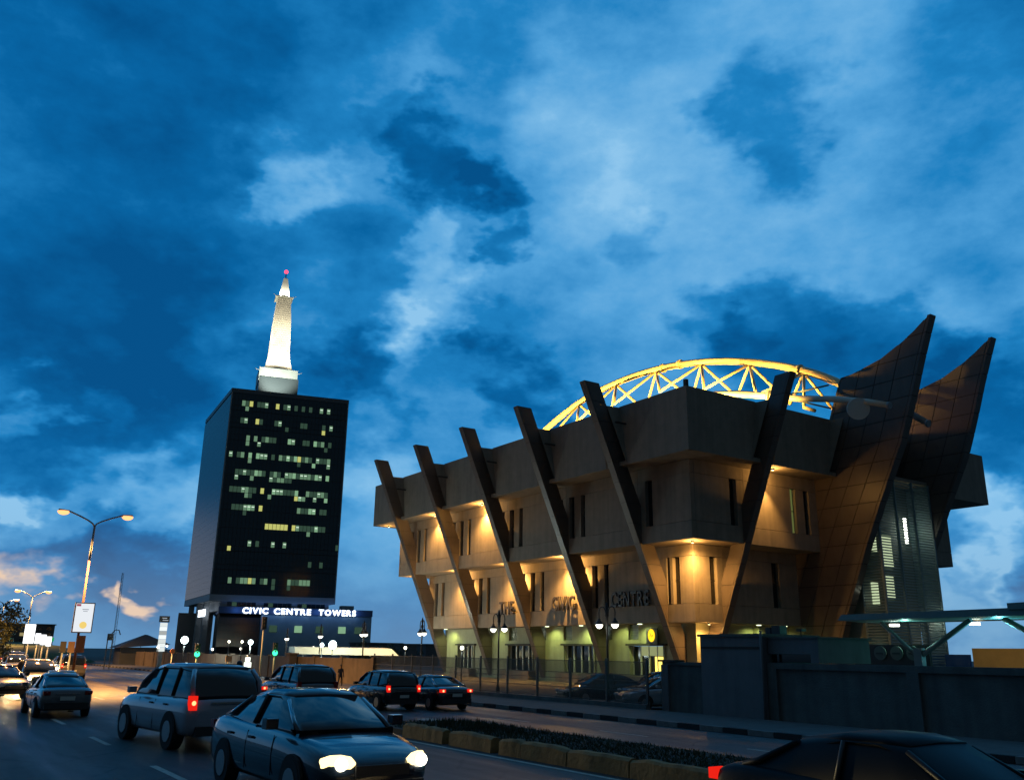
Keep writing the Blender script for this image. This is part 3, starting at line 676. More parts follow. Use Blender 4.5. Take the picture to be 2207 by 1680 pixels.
# penthouse and spire base
cx, cy = 14+VX/2-.2, 17.5
pt_d = mat('penthouse', (.06, .08, .09), .6)
part('penthouse', MB().box(cx-4.6, cx+5.2, cy-5.2, cy+5, TZ-.1, 69.4), pt_d, tw)
spb = mat('spire_base_panel', (.42, .45, .42), .6, nscale=1, namp=.08)
part('spire_base', MB().box(cx-4.8, cx+4.9, cy-4.9, cy+4.9, 68.4, 71.9), spb, tw)
spw = mat('spire_white_louvre', (.82, .80, .72), .5)
q0 = [(3.6, 72.2), (3.4, 72.6), (2.95, 74.6), (2.6, 77), (2.25, 86.3), (1.75, 92.6)]
def spw_r(z):
    for (a, z0), (b, z1) in zip(q0, q0[1:]):
        if z <= z1: return a+(b-a)*(z-z0)/(z1-z0)
    return q0[-1][0]
spc = part('spire', MB().loft([[(cx-r+.15, cy-r+.15, z), (cx+r-.15, cy-r+.15, z), (cx+r-.15, cy+r-.15, z), (cx-r+.15, cy+r-.15, z)] for r, z in q0], False), mat('spire_core', (.5, .42, .25), .6), tw)
z = 72.3
while z < 92.3:
    r, r1 = spw_r(z), spw_r(z+.5)
    q = MB().loft([[(cx-r, cy-r, z), (cx+r, cy-r, z), (cx+r, cy+r, z), (cx-r, cy+r, z)], [(cx-r1, cy-r1, z+.50), (cx+r1, cy-r1, z+.50), (cx+r1, cy+r1, z+.50), (cx-r1, cy+r1, z+.50)]], False)
    part('spire_louvre', q, spw, spc, org=(0, 0, 0)); z += .62
part('spire_platform', MB().box(cx-2.3, cx+2.3, cy-2.3, cy+2.3, 92.9, 93.2), spb, tw)
part('spire_needle', MB().loft([[(cx-r, cy-r, z), (cx+r, cy-r, z), (cx+r, cy+r, z), (cx-r, cy+r, z)] for r, z in ((1.25, 93.2), (1.2, 95), (.55, 99), (.25, 99.3))], False), spw, tw)
part('beacon_mast', MB().tube([(cx, cy, 99), (cx, cy, 101)], .14, 6), trimb, tw)
part('beacon', MB().ball((cx, cy, 101.2), .55, 8), emi('beacon_red', (1, .06, .12), 2.5), tw)
for sx, sy in ((-1, -1), (1, -1)): part('bracket', MB().tube([(cx+sx*2.2, cy+sy*2.2, 93), (cx+sx*3.0, cy+sy*2.9, 93.3)], .06, 6).tube([(cx+sx*4.8, cy+sy*4.8, 71), (cx+sx*5.9, cy+sy*5.6, 71.2)], .07, 6), spb, tw)
for sx, sy in ((-6.5, -9), (6.5, -9), (-10, 0)):
    spot('spire_lamp', (cx+sx, cy+sy, 72.2), (cx, cy, 80), 6500, (1, .87, .6), 70, .6, .3, MT)
    spot('spire_lamp', (cx+sx, cy+sy, 72.2), (cx, cy, 93), 12000, (1, .86, .58), 44, .7, .3, MT)
for sx in (-1.9, 1.9): spot('needle_lamp', (cx+sx, cy-2.1, 93.3), (cx, cy, 97), 1600, (1, .93, .72), 90, .5, .1, MT)
spot('base_lamp', (cx-3, cy-16, 63), (cx, cy-5, 70.4), 26000, (.95, 1, .85), 60, .8, .3, MT)
# podium
pd = thing('tower_podium', 'low podium with glowing sign band at the foot of the tower', 'building', (2.3, .2, 0), frame=MT)
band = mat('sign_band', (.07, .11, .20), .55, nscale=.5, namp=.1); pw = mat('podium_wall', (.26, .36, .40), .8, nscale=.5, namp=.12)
part('sign_band', MB().box(2.3, 37, .2, 24, 9.9, 11.35), band, pd)
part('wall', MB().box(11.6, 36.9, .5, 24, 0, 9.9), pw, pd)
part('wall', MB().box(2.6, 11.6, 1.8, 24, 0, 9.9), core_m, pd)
for i in range(9):
    for j in range(4):
        part('window', MB().box(2.45+i*1.01, 3.4+i*1.01, .55, .62, 2.7+j*1.6, 4.2+j*1.6), tg, pd)
for x, w in ((13.6, 0), (19.2, 2), (24.0, 0), (29.2, 2), (33.0, 0)): part('window', MB().box(x, x+1.7, .42, .50, 6.0, 7.5), wins[w] if w else wins[0], pd)
part('parapet', MB().box(30, 33, 3, 6, 11.35, 12.4), pw, pd)
part('left_block', MB().box(-6, 2.2, 26, 40, 0, 10.6), mat('left_wing', (.28, .24, .22), .8), pd)
white_l = emi('sign_letters_white', (.80, .90, 1.0), 4.0)
word('CIVIC', (7.4, .1, 9.98), (1, 0, 0), 5.6, 1.25, .15, white_l, pd, .05)
word('CENTRE', (14.3, .1, 9.98), (1, 0, 0), 8.3, 1.25, .15, white_l, pd, .05)
word('TOWERS', (24.4, .1, 9.98), (1, 0, 0), 8.6, 1.25, .15, white_l, pd, .05)
word('TOWERS', (VX*.40+.25, VY*.40, 9.3), (-VX, -VY, 0), 9.5, 1.5, .1, white_l, pd, .05)
for x in range(6, 35, 3): point('sign_lamp', (x, -1.2, 10.6), 50, (.12, .35, 1.0), .3, MT)

# ================================================================== RIGHT: gatehouse, wall, canopy
gh = thing('gatehouse', 'tall dark gatehouse block set in the grey street wall', 'gatehouse', (-14.5, -16.1, 0))
part('block', MB().box(-14.6, -11.4, -17.65, -14.52, 0, 3.0), wall_w, gh); part('coping', MB().box(-14.68, -11.3, -17.72, -14.45, 3.0, 3.1), wall_m, gh)
part('band', MB().box(-14.63, -14.57, -17.6, -14.55, 2.55, 2.63), concrete_d, gh)
part('side_wing', MB().box(-14.35, -11.4, -19.95, -17.72, 2.38, 2.92).box(-14.35, -11.4, -19.95, -19.6, 2.08, 2.38), wall_w, gh)
part('coping', MB().box(-14.4, -11.3, -20.0, -17.74, 2.92, 2.98), wall_m, gh)
part('slot_window', MB().box(-14.2, -14.15, -19.6, -17.75, 2.09, 2.37), darkglass, gh)
part('roof_tank', MB().box(-13.6, -13.2, -17.7, -17.3, 3.1, 3.42).box(-13.6, -13.3, -17.25, -17.0, 3.1, 3.35), trimb, gh)
part('drain_pipe', MB().tube([(-14.72, -17.7, .1), (-14.72, -17.72, 3.2)], .05, 8), wall_w, gh)
cm = thing('security_camera', 'small black camera on a stub post above the gatehouse wing', 'camera', (-13.9, -18.9, 2.98))
part('stub_post', MB().tube([(-13.9, -18.9, 2.98), (-13.9, -18.9, 3.2)], .02, 6), trimb, cm); part('camera_body', MB().box(-14.05, -13.8, -19.06, -18.82, 3.18, 3.27), trimb, cm)
sp_w = thing('street_wall_stub', 'short panelled grey wall with a pillar left of the gatehouse', 'wall', (-14.4, -13.4, 0))
part('panel', MB().box(-14.35, -14.2, -14.5, -12.45, 0, 1.9), wall_m, sp_w); part('coping', MB().box(-14.42, -14.1, -14.5, -12.1, 1.9, 2.02), wall_m, sp_w); part('pillar', MB().box(-14.45, -14.1, -12.45, -12.05, 0, 1.9), wall_w, sp_w)
part('wall_cap_dark', MB().box(-14.5, -13.9, -12.9, -11.9, 2.02, 2.1), trimb, sp_w)
rwall = thing('street_wall', 'long grey rendered street wall with recessed panels right of gatehouse', 'wall', (-14.4, -17.7, 0))
part('top_beam', MB().box(-14.45, -14.15, -75, -17.68, 1.86, 2.07), wall_m, rwall)
ys = [-17.68-5.6*i for i in range(11)]
for i, y in enumerate(ys):
    part('pier', MB().box(-14.45, -14.15, y-.42, y, 0, 1.86), wall_m, rwall)
    if i < len(ys)-1: part('panel', MB().box(-14.34, -14.18, ys[i+1]+.002, y-.42-.002, 0, 1.858), wall_m, rwall)
cn = thing('canopy', 'flat roofed canopy on a branching column behind the street wall', 'canopy', (-6, -18.4, 0))
teal_glare = mat('canopy_steel_teal_glare', (.12, .22, .24), .45, nscale=1, namp=.1)  # teal lens glare is mixed into the steel's colour
part('roof_slab', MB().hexa([(-9, -16.9, 3.75), (-1, -13.6, 3.9), (-1, -60, 4.15), (-9, -60, 3.9)], [(-9, -17.1, 3.98), (-1, -13.7, 4.1), (-1, -60, 4.5), (-9, -60, 4.35)]), teal_glare, cn)
part('edge_beam', MB().hexa([(-9.1, -24, 3.98), (-9.0, -24, 3.98), (-9.0, -60, 4.3), (-9.1, -60, 4.3)], [(-9.1, -24, 4.2), (-9.0, -24, 4.2), (-9.0, -60, 5.0), (-9.1, -60, 5.0)]), teal_glare, cn)
part('column', MB().box(-6.15, -5.85, -18.7, -18.35, 0, 2.7), steel_g, cn)
part('arm', MB().tube([(-6, -18.4, 2.4), (-6, -16.9, 3.75)], .09, 8), steel_g, cn); part('arm', MB().tube([(-6, -18.6, 2.4), (-6, -20.9, 3.8)], .11, 8), steel_g, cn)
part('arm', MB().tube([(-6, -24.6, 2.4), (-6, -22.2, 3.8)], .11, 8), steel_g, cn); part('column', MB().box(-6.15, -5.85, -24.8, -24.5, 0, 2.6), steel_g, cn)
for y in (-16.9, -20.5): part('lamp', MB().box(-5.2, -4.9, y-.15, y+.15, 3.62, 3.72), wg, cn)  # glowing boxes added as fittings for the glare lights
point('canopy_glare_fill', (-5, -17.4, 3.3), 50, (.4, 1, .8)); point('canopy_glare_fill', (-5, -21.5, 3.3), 90, (.2, .9, 1)); point('canopy_glare_fill', (-6, -24.5, 3.3), 110, (.15, 1, .7))  # added teal lights standing in for lens glare under the canopy
sb_ = thing('round_logo_board', 'black board carrying three grey discs above the street wall', 'sign', (-5.0, -15.5, 0))
part('board', MB().box(-5.0, -4.85, -18.35, -14.7, 1.9, 2.85), mat('board_black', (.008, .008, .008), .5), sb_)
gd = mat('grey_disc', (.10, .11, .10), .7)
for y in (-16.05, -16.85, -17.62): part('disc', MB().tube([(-5.01, y, 2.5), (-5.05, y, 2.5)], .30, 20), gd, sb_); part('disc_text_bar', MB().box(-5.08, -5.052, y-.18, y+.18, 2.45, 2.52), trimb, sb_)
ow = thing('orange_wall', 'plain orange site wall seen beneath the canopy', 'wall', (12, -14, 0)); part('panel', MB().box(11, 11.3, -22, -11.2, 0, 2.9), mat('orange_paint', (.62, .30, .07), .8, nscale=1, namp=.12), ow)
point('yard_lamp', (7, -14, 3.2), 60, (1, .8, .4))
bw = thing('blue_hoarding', 'small blue hoarding beyond the orange wall', 'hoarding', (23, -3, 0)); part('sheet', MB().box(23, 23.2, -4.2, -1.2, 0, 2.6), mat('blue_sheet', (.03, .12, .35), .6), bw)

# ================================================================== mesh fence and boundary wall on the left
fc = thing('mesh_fence', 'see-through wire mesh fence on a low plinth before the hall', 'fence', (-15.2, -12, 0))
part('plinth', MB().box(-15.3, -15.08, -12.0, 14, 0, .32), wall_m, fc)
for i in range(11):
    y = -12.0+i*2.6
    part('post', MB().box(-15.23, -15.15, y-.05, y+.05, .3, 2.12), wire, fc)
    if i < 10:
        q = MB(); k_ = 0
        yy = y+.1
        while yy < y+2.52: q.box(-15.196, -15.184, yy, yy+.012, .34, 2.0); yy += .05
        for z in (.36, .8, 1.2, 1.45, 1.98): q.box(-15.21, -15.197, y+.06, y+2.54, z, z+.03)
        part('mesh_panel', q, wire, fc, kind='stuff')
bwl = thing('boundary_wall', 'long tan boundary wall running away to the left behind traffic', 'wall', (-15.2, 14, 0))
for i in range(14):
    y = 14+i*5; part('wall_panel', MB().box(-15.3, -15.1, y+.2, y+4.8, 0, 1.78), wall_t, bwl); part('pillar', MB().box(-15.36, -15.04, y-.2, y+.2, 0, 1.88), wall_t, bwl)

# ornate twin lamps
gl_m = mat('lamp_cap', (.012, .012, .013), .4)
def twin_lamp():
    t = thing('twin_lamp_post', 'x', 'lamp post', (0, 0, 0))
    part('pole', MB().lathe((0, 0, 0), [(.11, 0), (.10, .5), (.055, .7), (.045, 3.0), (.06, 3.9), (.10, 4.0), (.05, 4.2), (.08, 4.35), (.02, 4.6)], 10), iron, t, True)
    for s in (-1, 1):
        pts = [(0, 0, 3.75)]+[(0, s*(.10+.24*(1-cos(a_))), 3.95+.42*sin(a_)) for a_ in [i*pi/9 for i in range(1, 10)]]+[(0, s*.57, 3.72)]
        pts = [(0, 0, 3.55), (0, s*.05, 3.8)]+[(0, s*(.34-.24*cos(a_)), 4.12+.28*sin(a_)) for a_ in [i*pi/8 for i in range(0, 9)]]+[(0, s*.56, 3.85)]
        part('arm', MB().tube(pts, .028, 6), iron, t, True)
        cp = part('lamp_cap', MB().lathe((0, s*.56, 3.60), [(.19, 0), (.18, .05), (.13, .13), (.06, .2), (.07, .24), (.02, .3)], 12), gl_m, t, True)
        part('globe', MB().ball((0, s*.56, 3.60), .165, 12, 1.1, -90, 0), lightg, t, True)
    return t
tl0 = twin_lamp()
LP = [((-14.2, -8.3), 1.0, 0, 'large twin-globe lamp post before the word CENTRE'), ((-14.2, .8), .98, 0, 'twin-globe lamp post before the word THE'),
      ((-14.2, 9.5), .94, -.25, 'twin-globe lamp post at the left end of the hall'), ((-14.2, 18), .94, -.2, 'twin-globe lamp post at the right edge of the podium'),
      ((-14.2, 25.8), .92, -.35, 'twin-globe lamp post before the middle of the podium'), ((-14.2, 33), .88, -.3, 'smallest twin-globe lamp post, before the podium sign')]
for i, ((x, y), s_, rz, lb) in enumerate(LP):
    o = tl0 if i == 0 else copy_tree(tl0); place(o, (x, y, 0), rz, MF, s_); tagit(o, lb, 'lamp post', 'twin-globe lamp posts inside the fence')
    point('globe_lamp', (x-.5, y, 3.3*s_), 16, (1, .97, .8), .2)
# single globe lamps and floodlights beyond the wall
def globe_post(x, y, h, lb, e=0, r=.16, col=lightg):
    t = thing('globe_lamp', lb, 'lamp', (x, y, 0), group='globe lamps in the tower forecourt')
    part('pole', MB().tube([(x, y, 0), (x, y, h)], .04, 6), iron, t); part('globe', MB().ball((x, y, h), r, 8), col, t)
    if e: point('globe_light', (x, y, h-.3), e, (.8, 1, .95), .2)
bright = emi('cool_floodlight', (.75, 1.0, .98), 14)
globe_post(-10.1, 33, 2.72, 'brilliant bluish floodlight above the white tent roof', 2600, .36, bright)
globe_post(-10.7, 33.9, 2.7, 'smaller bluish floodlight just left of the brilliant one', 0, .18, bright)
globe_post(-19, 46.5, 3.0, 'bluish floodlight at the left foot of the tower', 1800, .34, bright)
globe_post(-14.9, 40.1, 2.86, 'bluish floodlight before the dark podium glass', 1200, .22, bright)
globe_post(-18.1, 35.9, 2.86, 'left of two small white globes before the podium', 0, .11)
globe_post(-17.1, 35.6, 2.87, 'right of two small white globes before the podium', 0, .11)
globe_post(-3.5, 22.5, 2.6, 'white globe lamp right of the white tent roof', 40, .16)
globe_post(-6.5, 26.5, 2.55, 'white globe lamp left of the white tent roof', 20, .13)
# white tent canopy and far blocks
tent = thing('white_canopy', 'long white lit canopy roof behind the boundary wall', 'canopy', (0, 45, 0))
q = MB().hexa([(-9, 44.6, 1.9), (1.6, 43.4, 1.8), (2.6, 47, 2.0), (-8, 49, 2.1)], [(-9, 44.8, 2.55), (.8, 43.6, 2.5), (1.6, 47, 2.6), (-8, 49, 2.6)]); part('roof_sheet', q, mat('canopy_white', (.75, .76, .62), .6), tent)
for x in (-8, -4, 0): part('post', MB().box(x, x+.12, 45.2, 45.3, 0, 2.0), steel_g, tent)
point('tent_lamp', (-5, 41, 3.2), 500, (1, 1, .75)); point('tent_lamp', (0, 40, 3.2), 350, (1, 1, .75))
dk = mat('far_building', (.10, .11, .12), .9, nscale=.3, namp=.15)
def farblock(lb, x0, x1, y0, y1, h, nm='distant_building', extra=None, M_=dk):
    t = thing(nm, lb, 'building', ((x0+x1)/2, (y0+y1)/2, 0)); part('wall', MB().box(x0, x1, y0, y1, 0, h), M_, t)
    part('roof', MB().box(x0-.2, x1+.2, y0-.2, y1+.2, h, h+.25), dk, t)
    return t
farblock('low dark blocks on the skyline right of the podium', 26, 29, 91, 95, 3.2); farblock('second low skyline block nearer the hall', 34.5, 37, 98, 102, 3.3)
farblock('wide flat skyline roofs just right of the podium', 40, 50, 137, 142, 3.7)
# far left apartment block
ab = thing('apartment_block', 'grey brick mid-rise block on the far left skyline', 'building', (-20, 158, 0))
part('wall', MB().box(-23.6, -15.6, 157, 166, 0, 6.2), mat('grey_brick', (.12, .11, .11), .9, nscale=2, namp=.2), ab)
for i in range(5):
    for j in range(3): part('window', MB().box(-23+i*1.5, -22.2+i*1.5, 156.9, 156.98, 3.0+j*1.1, 3.6+j*1.1), emi('flat_lit', (.8, .65, .3), .4) if (i, j) in ((1, 1), (2, 2)) else darkglass, ab)
part('roof', MB().box(-23.8, -15.4, 156.8, 166.2, 6.2, 6.4), dk, ab)
# hip roofed building
hb = thing('hip_roofed_house', 'low building with a dark hipped roof on the skyline', 'building', (-13.5, 87, 0))
part('wall', MB().box(-16.6, -11, 87, 91, 0, 2.3), dk, hb)
part('roof', MB().add([(-17.2, 86.3, 2.2), (-10.6, 86.0, 2.7), (-10.6, 92, 2.7), (-17.2, 92, 2.2), (-13.7, 87.5, 3.95), (-12.8, 90, 3.95)], [(0, 1, 4), (1, 2, 5, 4), (2, 3, 5), (3, 0, 4, 5), (3, 2, 1, 0)]), mat('dark_roof', (.05, .06, .08), .7), hb)
# grassy embankment
eb = MB().loft([[(-42, y, 0), (-36, y, h), (-20, y, h), (-16, y, 0)] for y, h in ((96, .3), (104, 1.6), (112, 2.3), (150, 2.9), (240, 3.4))]); single('embankment', eb, mat('bank_grass', (.06, .10, .035), .9, nscale=.6, namp=.35), kind='structure')
tree_bg = random.Random(9)
def crown(cx_, cy_, cz, rx, rz, n, s, seed):
    q = MB(); r = random.Random(seed)
    cl = [(r.gauss(0, .45), r.gauss(0, .45), r.gauss(0, .45), r.uniform(.25, .5)) for _ in range(22)]
    for i in range(n):
        a, b, c, w = r.choice(cl); d = Vector((r.gauss(0, 1), r.gauss(0, 1), r.gauss(0, 1))).normalized()*w*r.random()**.4
        p = Vector((cx_+(a+d.x)*rx, cy_+(b+d.y)*rx, cz+(c+d.z)*rz)); u_ = Vector((r.gauss(0, 1), r.gauss(0, 1), r.gauss(0, 1))).normalized()*s; v_ = u_.cross(Vector((r.gauss(0, 1), r.gauss(0, 1), r.gauss(0, 1)))).normalized()*s*.5
        q.add([p-u_, p+v_, p+u_, p-v_], [(0, 1, 2, 3)])
    return q
def tree(x, y, h, rx, lb, n=2500, s=.12, seed=1, grp=None):
    t = thing('broadleaf_tree', lb, 'tree', (x, y, 0), group=grp)
    q = MB().tube([(x, y, 0), (x+.05, y, h*.3), (x, y+.1, h*.6)], [.14*h/4, .1*h/4, .06*h/4], 7)
    for i in range(6):
        a = i*1.05; q.tube([(x, y, h*(.3+.05*i)), (x+cos(a)*rx*.35, y+sin(a)*rx*.35, h*(.5+.06*i)), (x+cos(a)*rx*.7, y+sin(a)*rx*.7, h*(.62+.05*i))], [.07*h/4, .04*h/4, .015], 5)
    part('trunk', q, bark, t); part('crown', crown(x, y, h*.62, rx, h*.34, n, s, seed), leaf, t)
tree(-36.5, 29.5, 5.6, 2.1, 'bushy roadside tree cut by the left edge of frame', 5200, .12, 1)
tree(-36.0, 36, 3.6, 1.5, 'lower bush just behind the roadside tree', 2500, .12, 5)
for i, (x, y, h) in enumerate(((20, 86, 3.2), (24, 89, 3.0), (16, 84, 2.9), (30, 96, 3.1))): tree(x, y, h, 1.8, ['round skyline tree nearest the hall','skyline tree between the far blocks','skyline tree just right of the white canopy','skyline tree furthest towards the hall end'][i], 700, .16, 20+i, 'small trees on the skyline')

# ================================================================== street lighting, signs on the left
na = emi('sodium_lamp', (1, .42, .16), 1.9)
def street_lamp(x, y, h, arm, lb, grp, rot=0.0, k=1.0, sc_=1.0, asym=0.0):
    t = thing('street_lamp', lb, 'street lamp', (x, y, 0), group=grp)
    rp = mat('reddish_pole', (.05, .012, .008), .7) if sc_ == 1.0 else steel_g
    part('pole', MB().tube([(x, y, 0), (x, y, h-2.4)], [.08*sc_, .06*sc_], 8), rp, t)
    part('pole_top', MB().tube([(x, y, h-2.4), (x+.02, y, h-.3)], .065*sc_, 8), steel_g, t)
    for s in (-1, 1):
        pts = [(x, y, h-.35)]+[(x+s*arm*u_, y, h-.35+.55*u_**.5+.25*u_) for u_ in (.08, .25, .6, .9, 1.0)]
        part('arm', MB().tube(pts, .05*sc_, 6), steel_g, t)
        ex, ez = x+s*arm, h+.42
        hd = part('lamp_head', MB().hexa([(ex, y-.12, ez-.05), (ex+s*.6, y-.12, ez+.03), (ex+s*.6, y+.12, ez+.03), (ex, y+.12, ez-.05)], [(ex, y-.1, ez+.08), (ex+s*.6, y-.08, ez+.13), (ex+s*.6, y+.08, ez+.13), (ex, y+.1, ez+.08)]), steel_g, t)
        part('lamp_lens', MB().ball((ex+s*.32, y, ez-.02),   .34, 8, .6, -90, 10), na, hd, org=ORG[t.name])
    return t
street_lamp(-32.3, 18.6, 9.7, 1.5, 'tall double-armed street lamp with a lit poster on its pole', 'double-armed street lamps in the median')
for yy in (18.6, 48, 78.6, 118):
    for s in (-1.8, 1.8): spot('street_light', (-32.3+s if yy < 50 else -28.6+s, yy, 9.6), (-32.3+s*1.8, yy, 0) if yy < 50 else (-28.6+s*1.8, yy, 0), 30000 if yy < 20 else 12000, (1, .47, .12), 132, .7, .2)
street_lamp(-28.66, 78.6, 8.0, 1.3, 'second, farther double-armed lamp beside the tree', 'double-armed street lamps in the median', sc_=.9)
street_lamp(-28.2, 118, 8.6, 1.3, 'third double-armed lamp, small against the bright cloud', 'double-armed street lamps in the median', sc_=.9)
street_lamp(-27.6, 170, 8.6, 1.3, 'fourth and farthest double-armed lamp of the row', 'double-armed street lamps in the median', sc_=.9)
ps = thing('lit_poster_box', 'white lit poster box with a yellow disc on the tall lamp pole', 'poster', (-32.15, 18.55, 3.0))
part('box', MB().box(-32.72, -31.62, 18.50, 18.62, 3.08, 4.82), mat('poster_rim', (.1, .1, .1), .5), ps)
part('face', MB().box(-32.66, -31.68, 18.47, 18.495, 3.14, 4.76), emi('poster_white', (.86, .90, .95), .95), ps)
part('disc', MB().tube([(-32.15, 18.465, 3.52), (-32.15, 18.45, 3.52)], .2, 20), emi('poster_yellow', (1, .72, .2), .9), ps)
part('red_corner', MB().box(-32.64, -32.4, 18.455, 18.465, 4.60, 4.73), emi('poster_red', (.7, .15, .2), .5), ps)
part('text_lines', MB().box(-32.3, -31.95, 18.455, 18.465, 4.40, 4.44).box(-32.25, -32.0, 18.455, 18.465, 4.30, 4.33), emi('poster_grey', (.4, .45, .55), .5), ps)
bx = thing('pole_cabinet', 'brown box strapped round the lamp pole below the poster', 'cabinet', (-32.12, 18.5, 2.0)); part('box', MB().box(-32.34, -31.9, 18.44, 18.76, 1.95, 2.92), mat('brown_sheet', (.16, .08, .05), .7), bx)
def hoard(lb, x, y, w, z0, z1, M_, nm='lit_hoarding'):
    t = thing(nm, lb, 'sign', (x, y, 0), group=None); part('panel', MB().box(x-w/2, x+w/2, y, y+.15, z0, z1), M_, t); part('post', MB().tube([(x, y+.08, 0), (x, y+.08, z0)], .06, 6), steel_g, t)
wh = emi('hoarding_white', (.95, .97, 1), 2.2)
hoard('tallest white lit hoarding right of the tree', -31.6, 48.7, .8, 2.5, 4.1, wh)
hoard('low white lit hoarding beside the tall one', -30.9, 48.7, .4, 2.5, 3.35, wh); hoard('middle white lit hoarding of the stepped three', -30.45, 48.7, .4, 2.4, 3.25, wh); hoard('right hand white lit hoarding of the stepped three', -30.0, 48.7, .4, 2.3, 3.1, wh)
hoard('small green road sign over the traffic', -28.7, 58.6, .75, 2.75, 3.1, emi('green_sign', (.02, .55, .18), .6), 'road_sign'); hoard('small white road sign beside the green one', -29.5, 58.6, .5, 2.75, 3.15, emi('white_sign', (.7, .9, .8), 1), 'road_sign')
hoard('left of two dark boards behind the traffic', -31.6, 28.7, .36, 1.9, 2.62, trimb, 'dark_board'); hoard('right of two dark boards behind the traffic', -31.1, 28.6, .42, 1.9, 2.62, mat('brown_board', (.10, .06, .04), .8), 'dark_board')
# totem
tt = thing('totem_sign', 'white lit totem column with a black cap beyond the bank', 'sign', (-16.2, 66.4, 0))
part('cap', MB().box(-16.9, -15.85, 66.2, 66.6, 5.05, 5.72), mat('totem_black', (.01, .015, .025), .4), tt)
part('cap_text', MB().box(-16.65, -16.15, 66.17, 66.195, 5.45, 5.53).box(-16.6, -16.0, 66.17, 66.195, 5.22, 5.30), emi('cap_text_white', (.6, .7, .8), .6), tt)
for i in range(7): part('light_panel', MB().box(-16.75, -16.0, 66.25, 66.5, 1.9+i*.445, 2.32+i*.445), emi('totem_%d' % i, (.85, .92, .9), [.9, 1.0, .8, 1.1, .45, 1.1, .9][i]), tt)
part('post', MB().box(-16.6, -16.15, 66.3, 66.45, 0, 1.9), steel_g, tt)
ma = thing('radio_mast', 'thin lattice radio mast rising behind the bank', 'mast', (-13.9, 106.8, 0)); q = MB()
for dx, dy in ((-.12, -.1), (.12, -.1), (0, .12)): q.tube([(-13.9+dx*1.6, 106.8+dy*1.6, 0), (-13.9+dx, 106.8+dy, 13.2)], .03, 5)
part('legs', q, steel_g, ma); q = MB()
for i in range(24): q.tube([(-14.05, 106.7, i*.55), (-13.75, 106.7, i*.55+.5)], .015, 4)
part('lattice', q, steel_g, ma)
tk = thing('water_tank_tower', 'small dark tank on a frame left of the mast', 'tank', (-21.6, 67.5, 0)); part('tank', MB().tube([(-21.6, 67.5, 3.0), (-21.6, 67.5, 3.7)], .32, 12), dk, tk); part('frame', MB().box(-21.9, -21.8, 67.4, 67.5, 0, 3).box(-21.4, -21.3, 67.4, 67.5, 0, 3).box(-21.9, -21.3, 67.4, 67.5, 2.0, 2.1), dk, tk)
part('crane_hook', MB().tube([(-21.5, 67.5, 3.7), (-21.2, 67.5, 4.1), (-20.8, 67.5, 4.1), (-20.6, 67.5, 3.6)], .06, 6), dk, tk)
# traffic lights
gr = emi('signal_green', (.05, 1, .42), 2.2)
def signal(x, y, h, lb, on=True, r=.17):
    t = thing('traffic_light', lb, 'traffic light', (x, y, 0), group='traffic lights at the junction')
    part('pole', MB().tube([(x, y, 0), (x, y, h)], .05, 8), steel_g, t); part('housing', MB().box(x-.14, x+.14, y-.12, y+.1, h-.15, h+.62), trimb, t)
    for i, z in enumerate((0, .22, .44)):
        part('lens', MB().tube([(x-.02, y-.125, h+z), (x-.02, y-.15, h+z)], r*(1 if i == 0 and on else .65), 12), gr if (i == 0 and on) else trimb, t)
        part('visor', MB().tube([(x-.02, y-.12, h+z+.1), (x-.02, y-.25, h+z+.09)], .05, 6), trimb, t)
    if on: point('signal_light', (x-.1, y-.6, h+.05), 7, (.02, 1, .35), .1)
signal(-25.68, 17.2, 1.95, 'green traffic light left of the tower podium sign'); signal(-21.24, 15.85, 2.08, 'green traffic light before the middle of the podium'); signal(-22.0, 16.1, 3.65, 'dark unlit traffic light head high on its pole', False)
# sign boxes by the wall
st = emi('lit_panel_white', (.9, 1, .85), 1.8)
io = thing('entry_sign_boxes', 'two small stacked white lit signs on the gate post', 'sign', (-22.7, 16.3, 0))
part('upper_box', MB().box(-22.9, -22.6, 16.3, 16.4, 1.55, 1.8), st, io); part('lower_box', MB().box(-22.95, -22.52, 16.3, 16.4, 1.2, 1.5), st, io); part('post', MB().tube([(-22.75, 16.42, 0), (-22.75, 16.42, 1.9)], .05, 6), steel_g, io)
ars = thing('arrow_sign', 'small tan sign panel left of the standing man', 'sign', (-25.3, 12, 0)); part('panel', MB().box(-25.45, -25.13, 11.95, 12, 1.58, 1.9), mat('tan_sign', (.6, .38, .18), .7), ars); part('post', MB().tube([(-25.3, 12.02, 0), (-25.3, 12.02, 1.6)], .03, 6), steel_g, ars)
sts = thing('round_road_sign', 'round orange road sign above the white vehicle', 'sign', (-27.05, 17.6, 0)); part('disc', MB().tube([(-27.05, 17.6, 2.1), (-27.05, 17.55, 2.1)], .15, 16), mat('orange_red', (.6, .18, .08), .6), sts); part('post', MB().tube([(-27.05, 17.62, 0), (-27.05, 17.62, 2.0)], .03, 6), steel_g, sts)
gp_ = thing('gate_pillar', 'dark gate pillar standing before the tan wall', 'pillar', (-15.6, 27.5, 0)); part('shaft', MB().box(-16.0, -15.4, 27.2, 28.0, 0, 1.95), mat('dark_pillar', (.06, .05, .04), .8), gp_); part('cap', MB().box(-16.1, -15.3, 27.1, 28.1, 1.95, 2.05), wall_t, gp_)
for i in range(7):
    a = -24+i*5.2; x, y = [(-20, 52), (-12.5, 60), (-11, 55), (-13, 78), (-11.4, 100), (-6, 90), (3, 70)][i]
    globe_post(x, y, [2.35, 2.2, 2.3, 2.5, 3.0, 2.8, 2.6][i], ['tiny white lamp on the bank','tiny white lamp left of the totem','tiny white lamp right of the totem','tiny white lamp before the hip roof','tiny lamp on the far skyline','tiny lamp behind the podium end','tiny lamp behind the white canopy'][i], 0, .13)

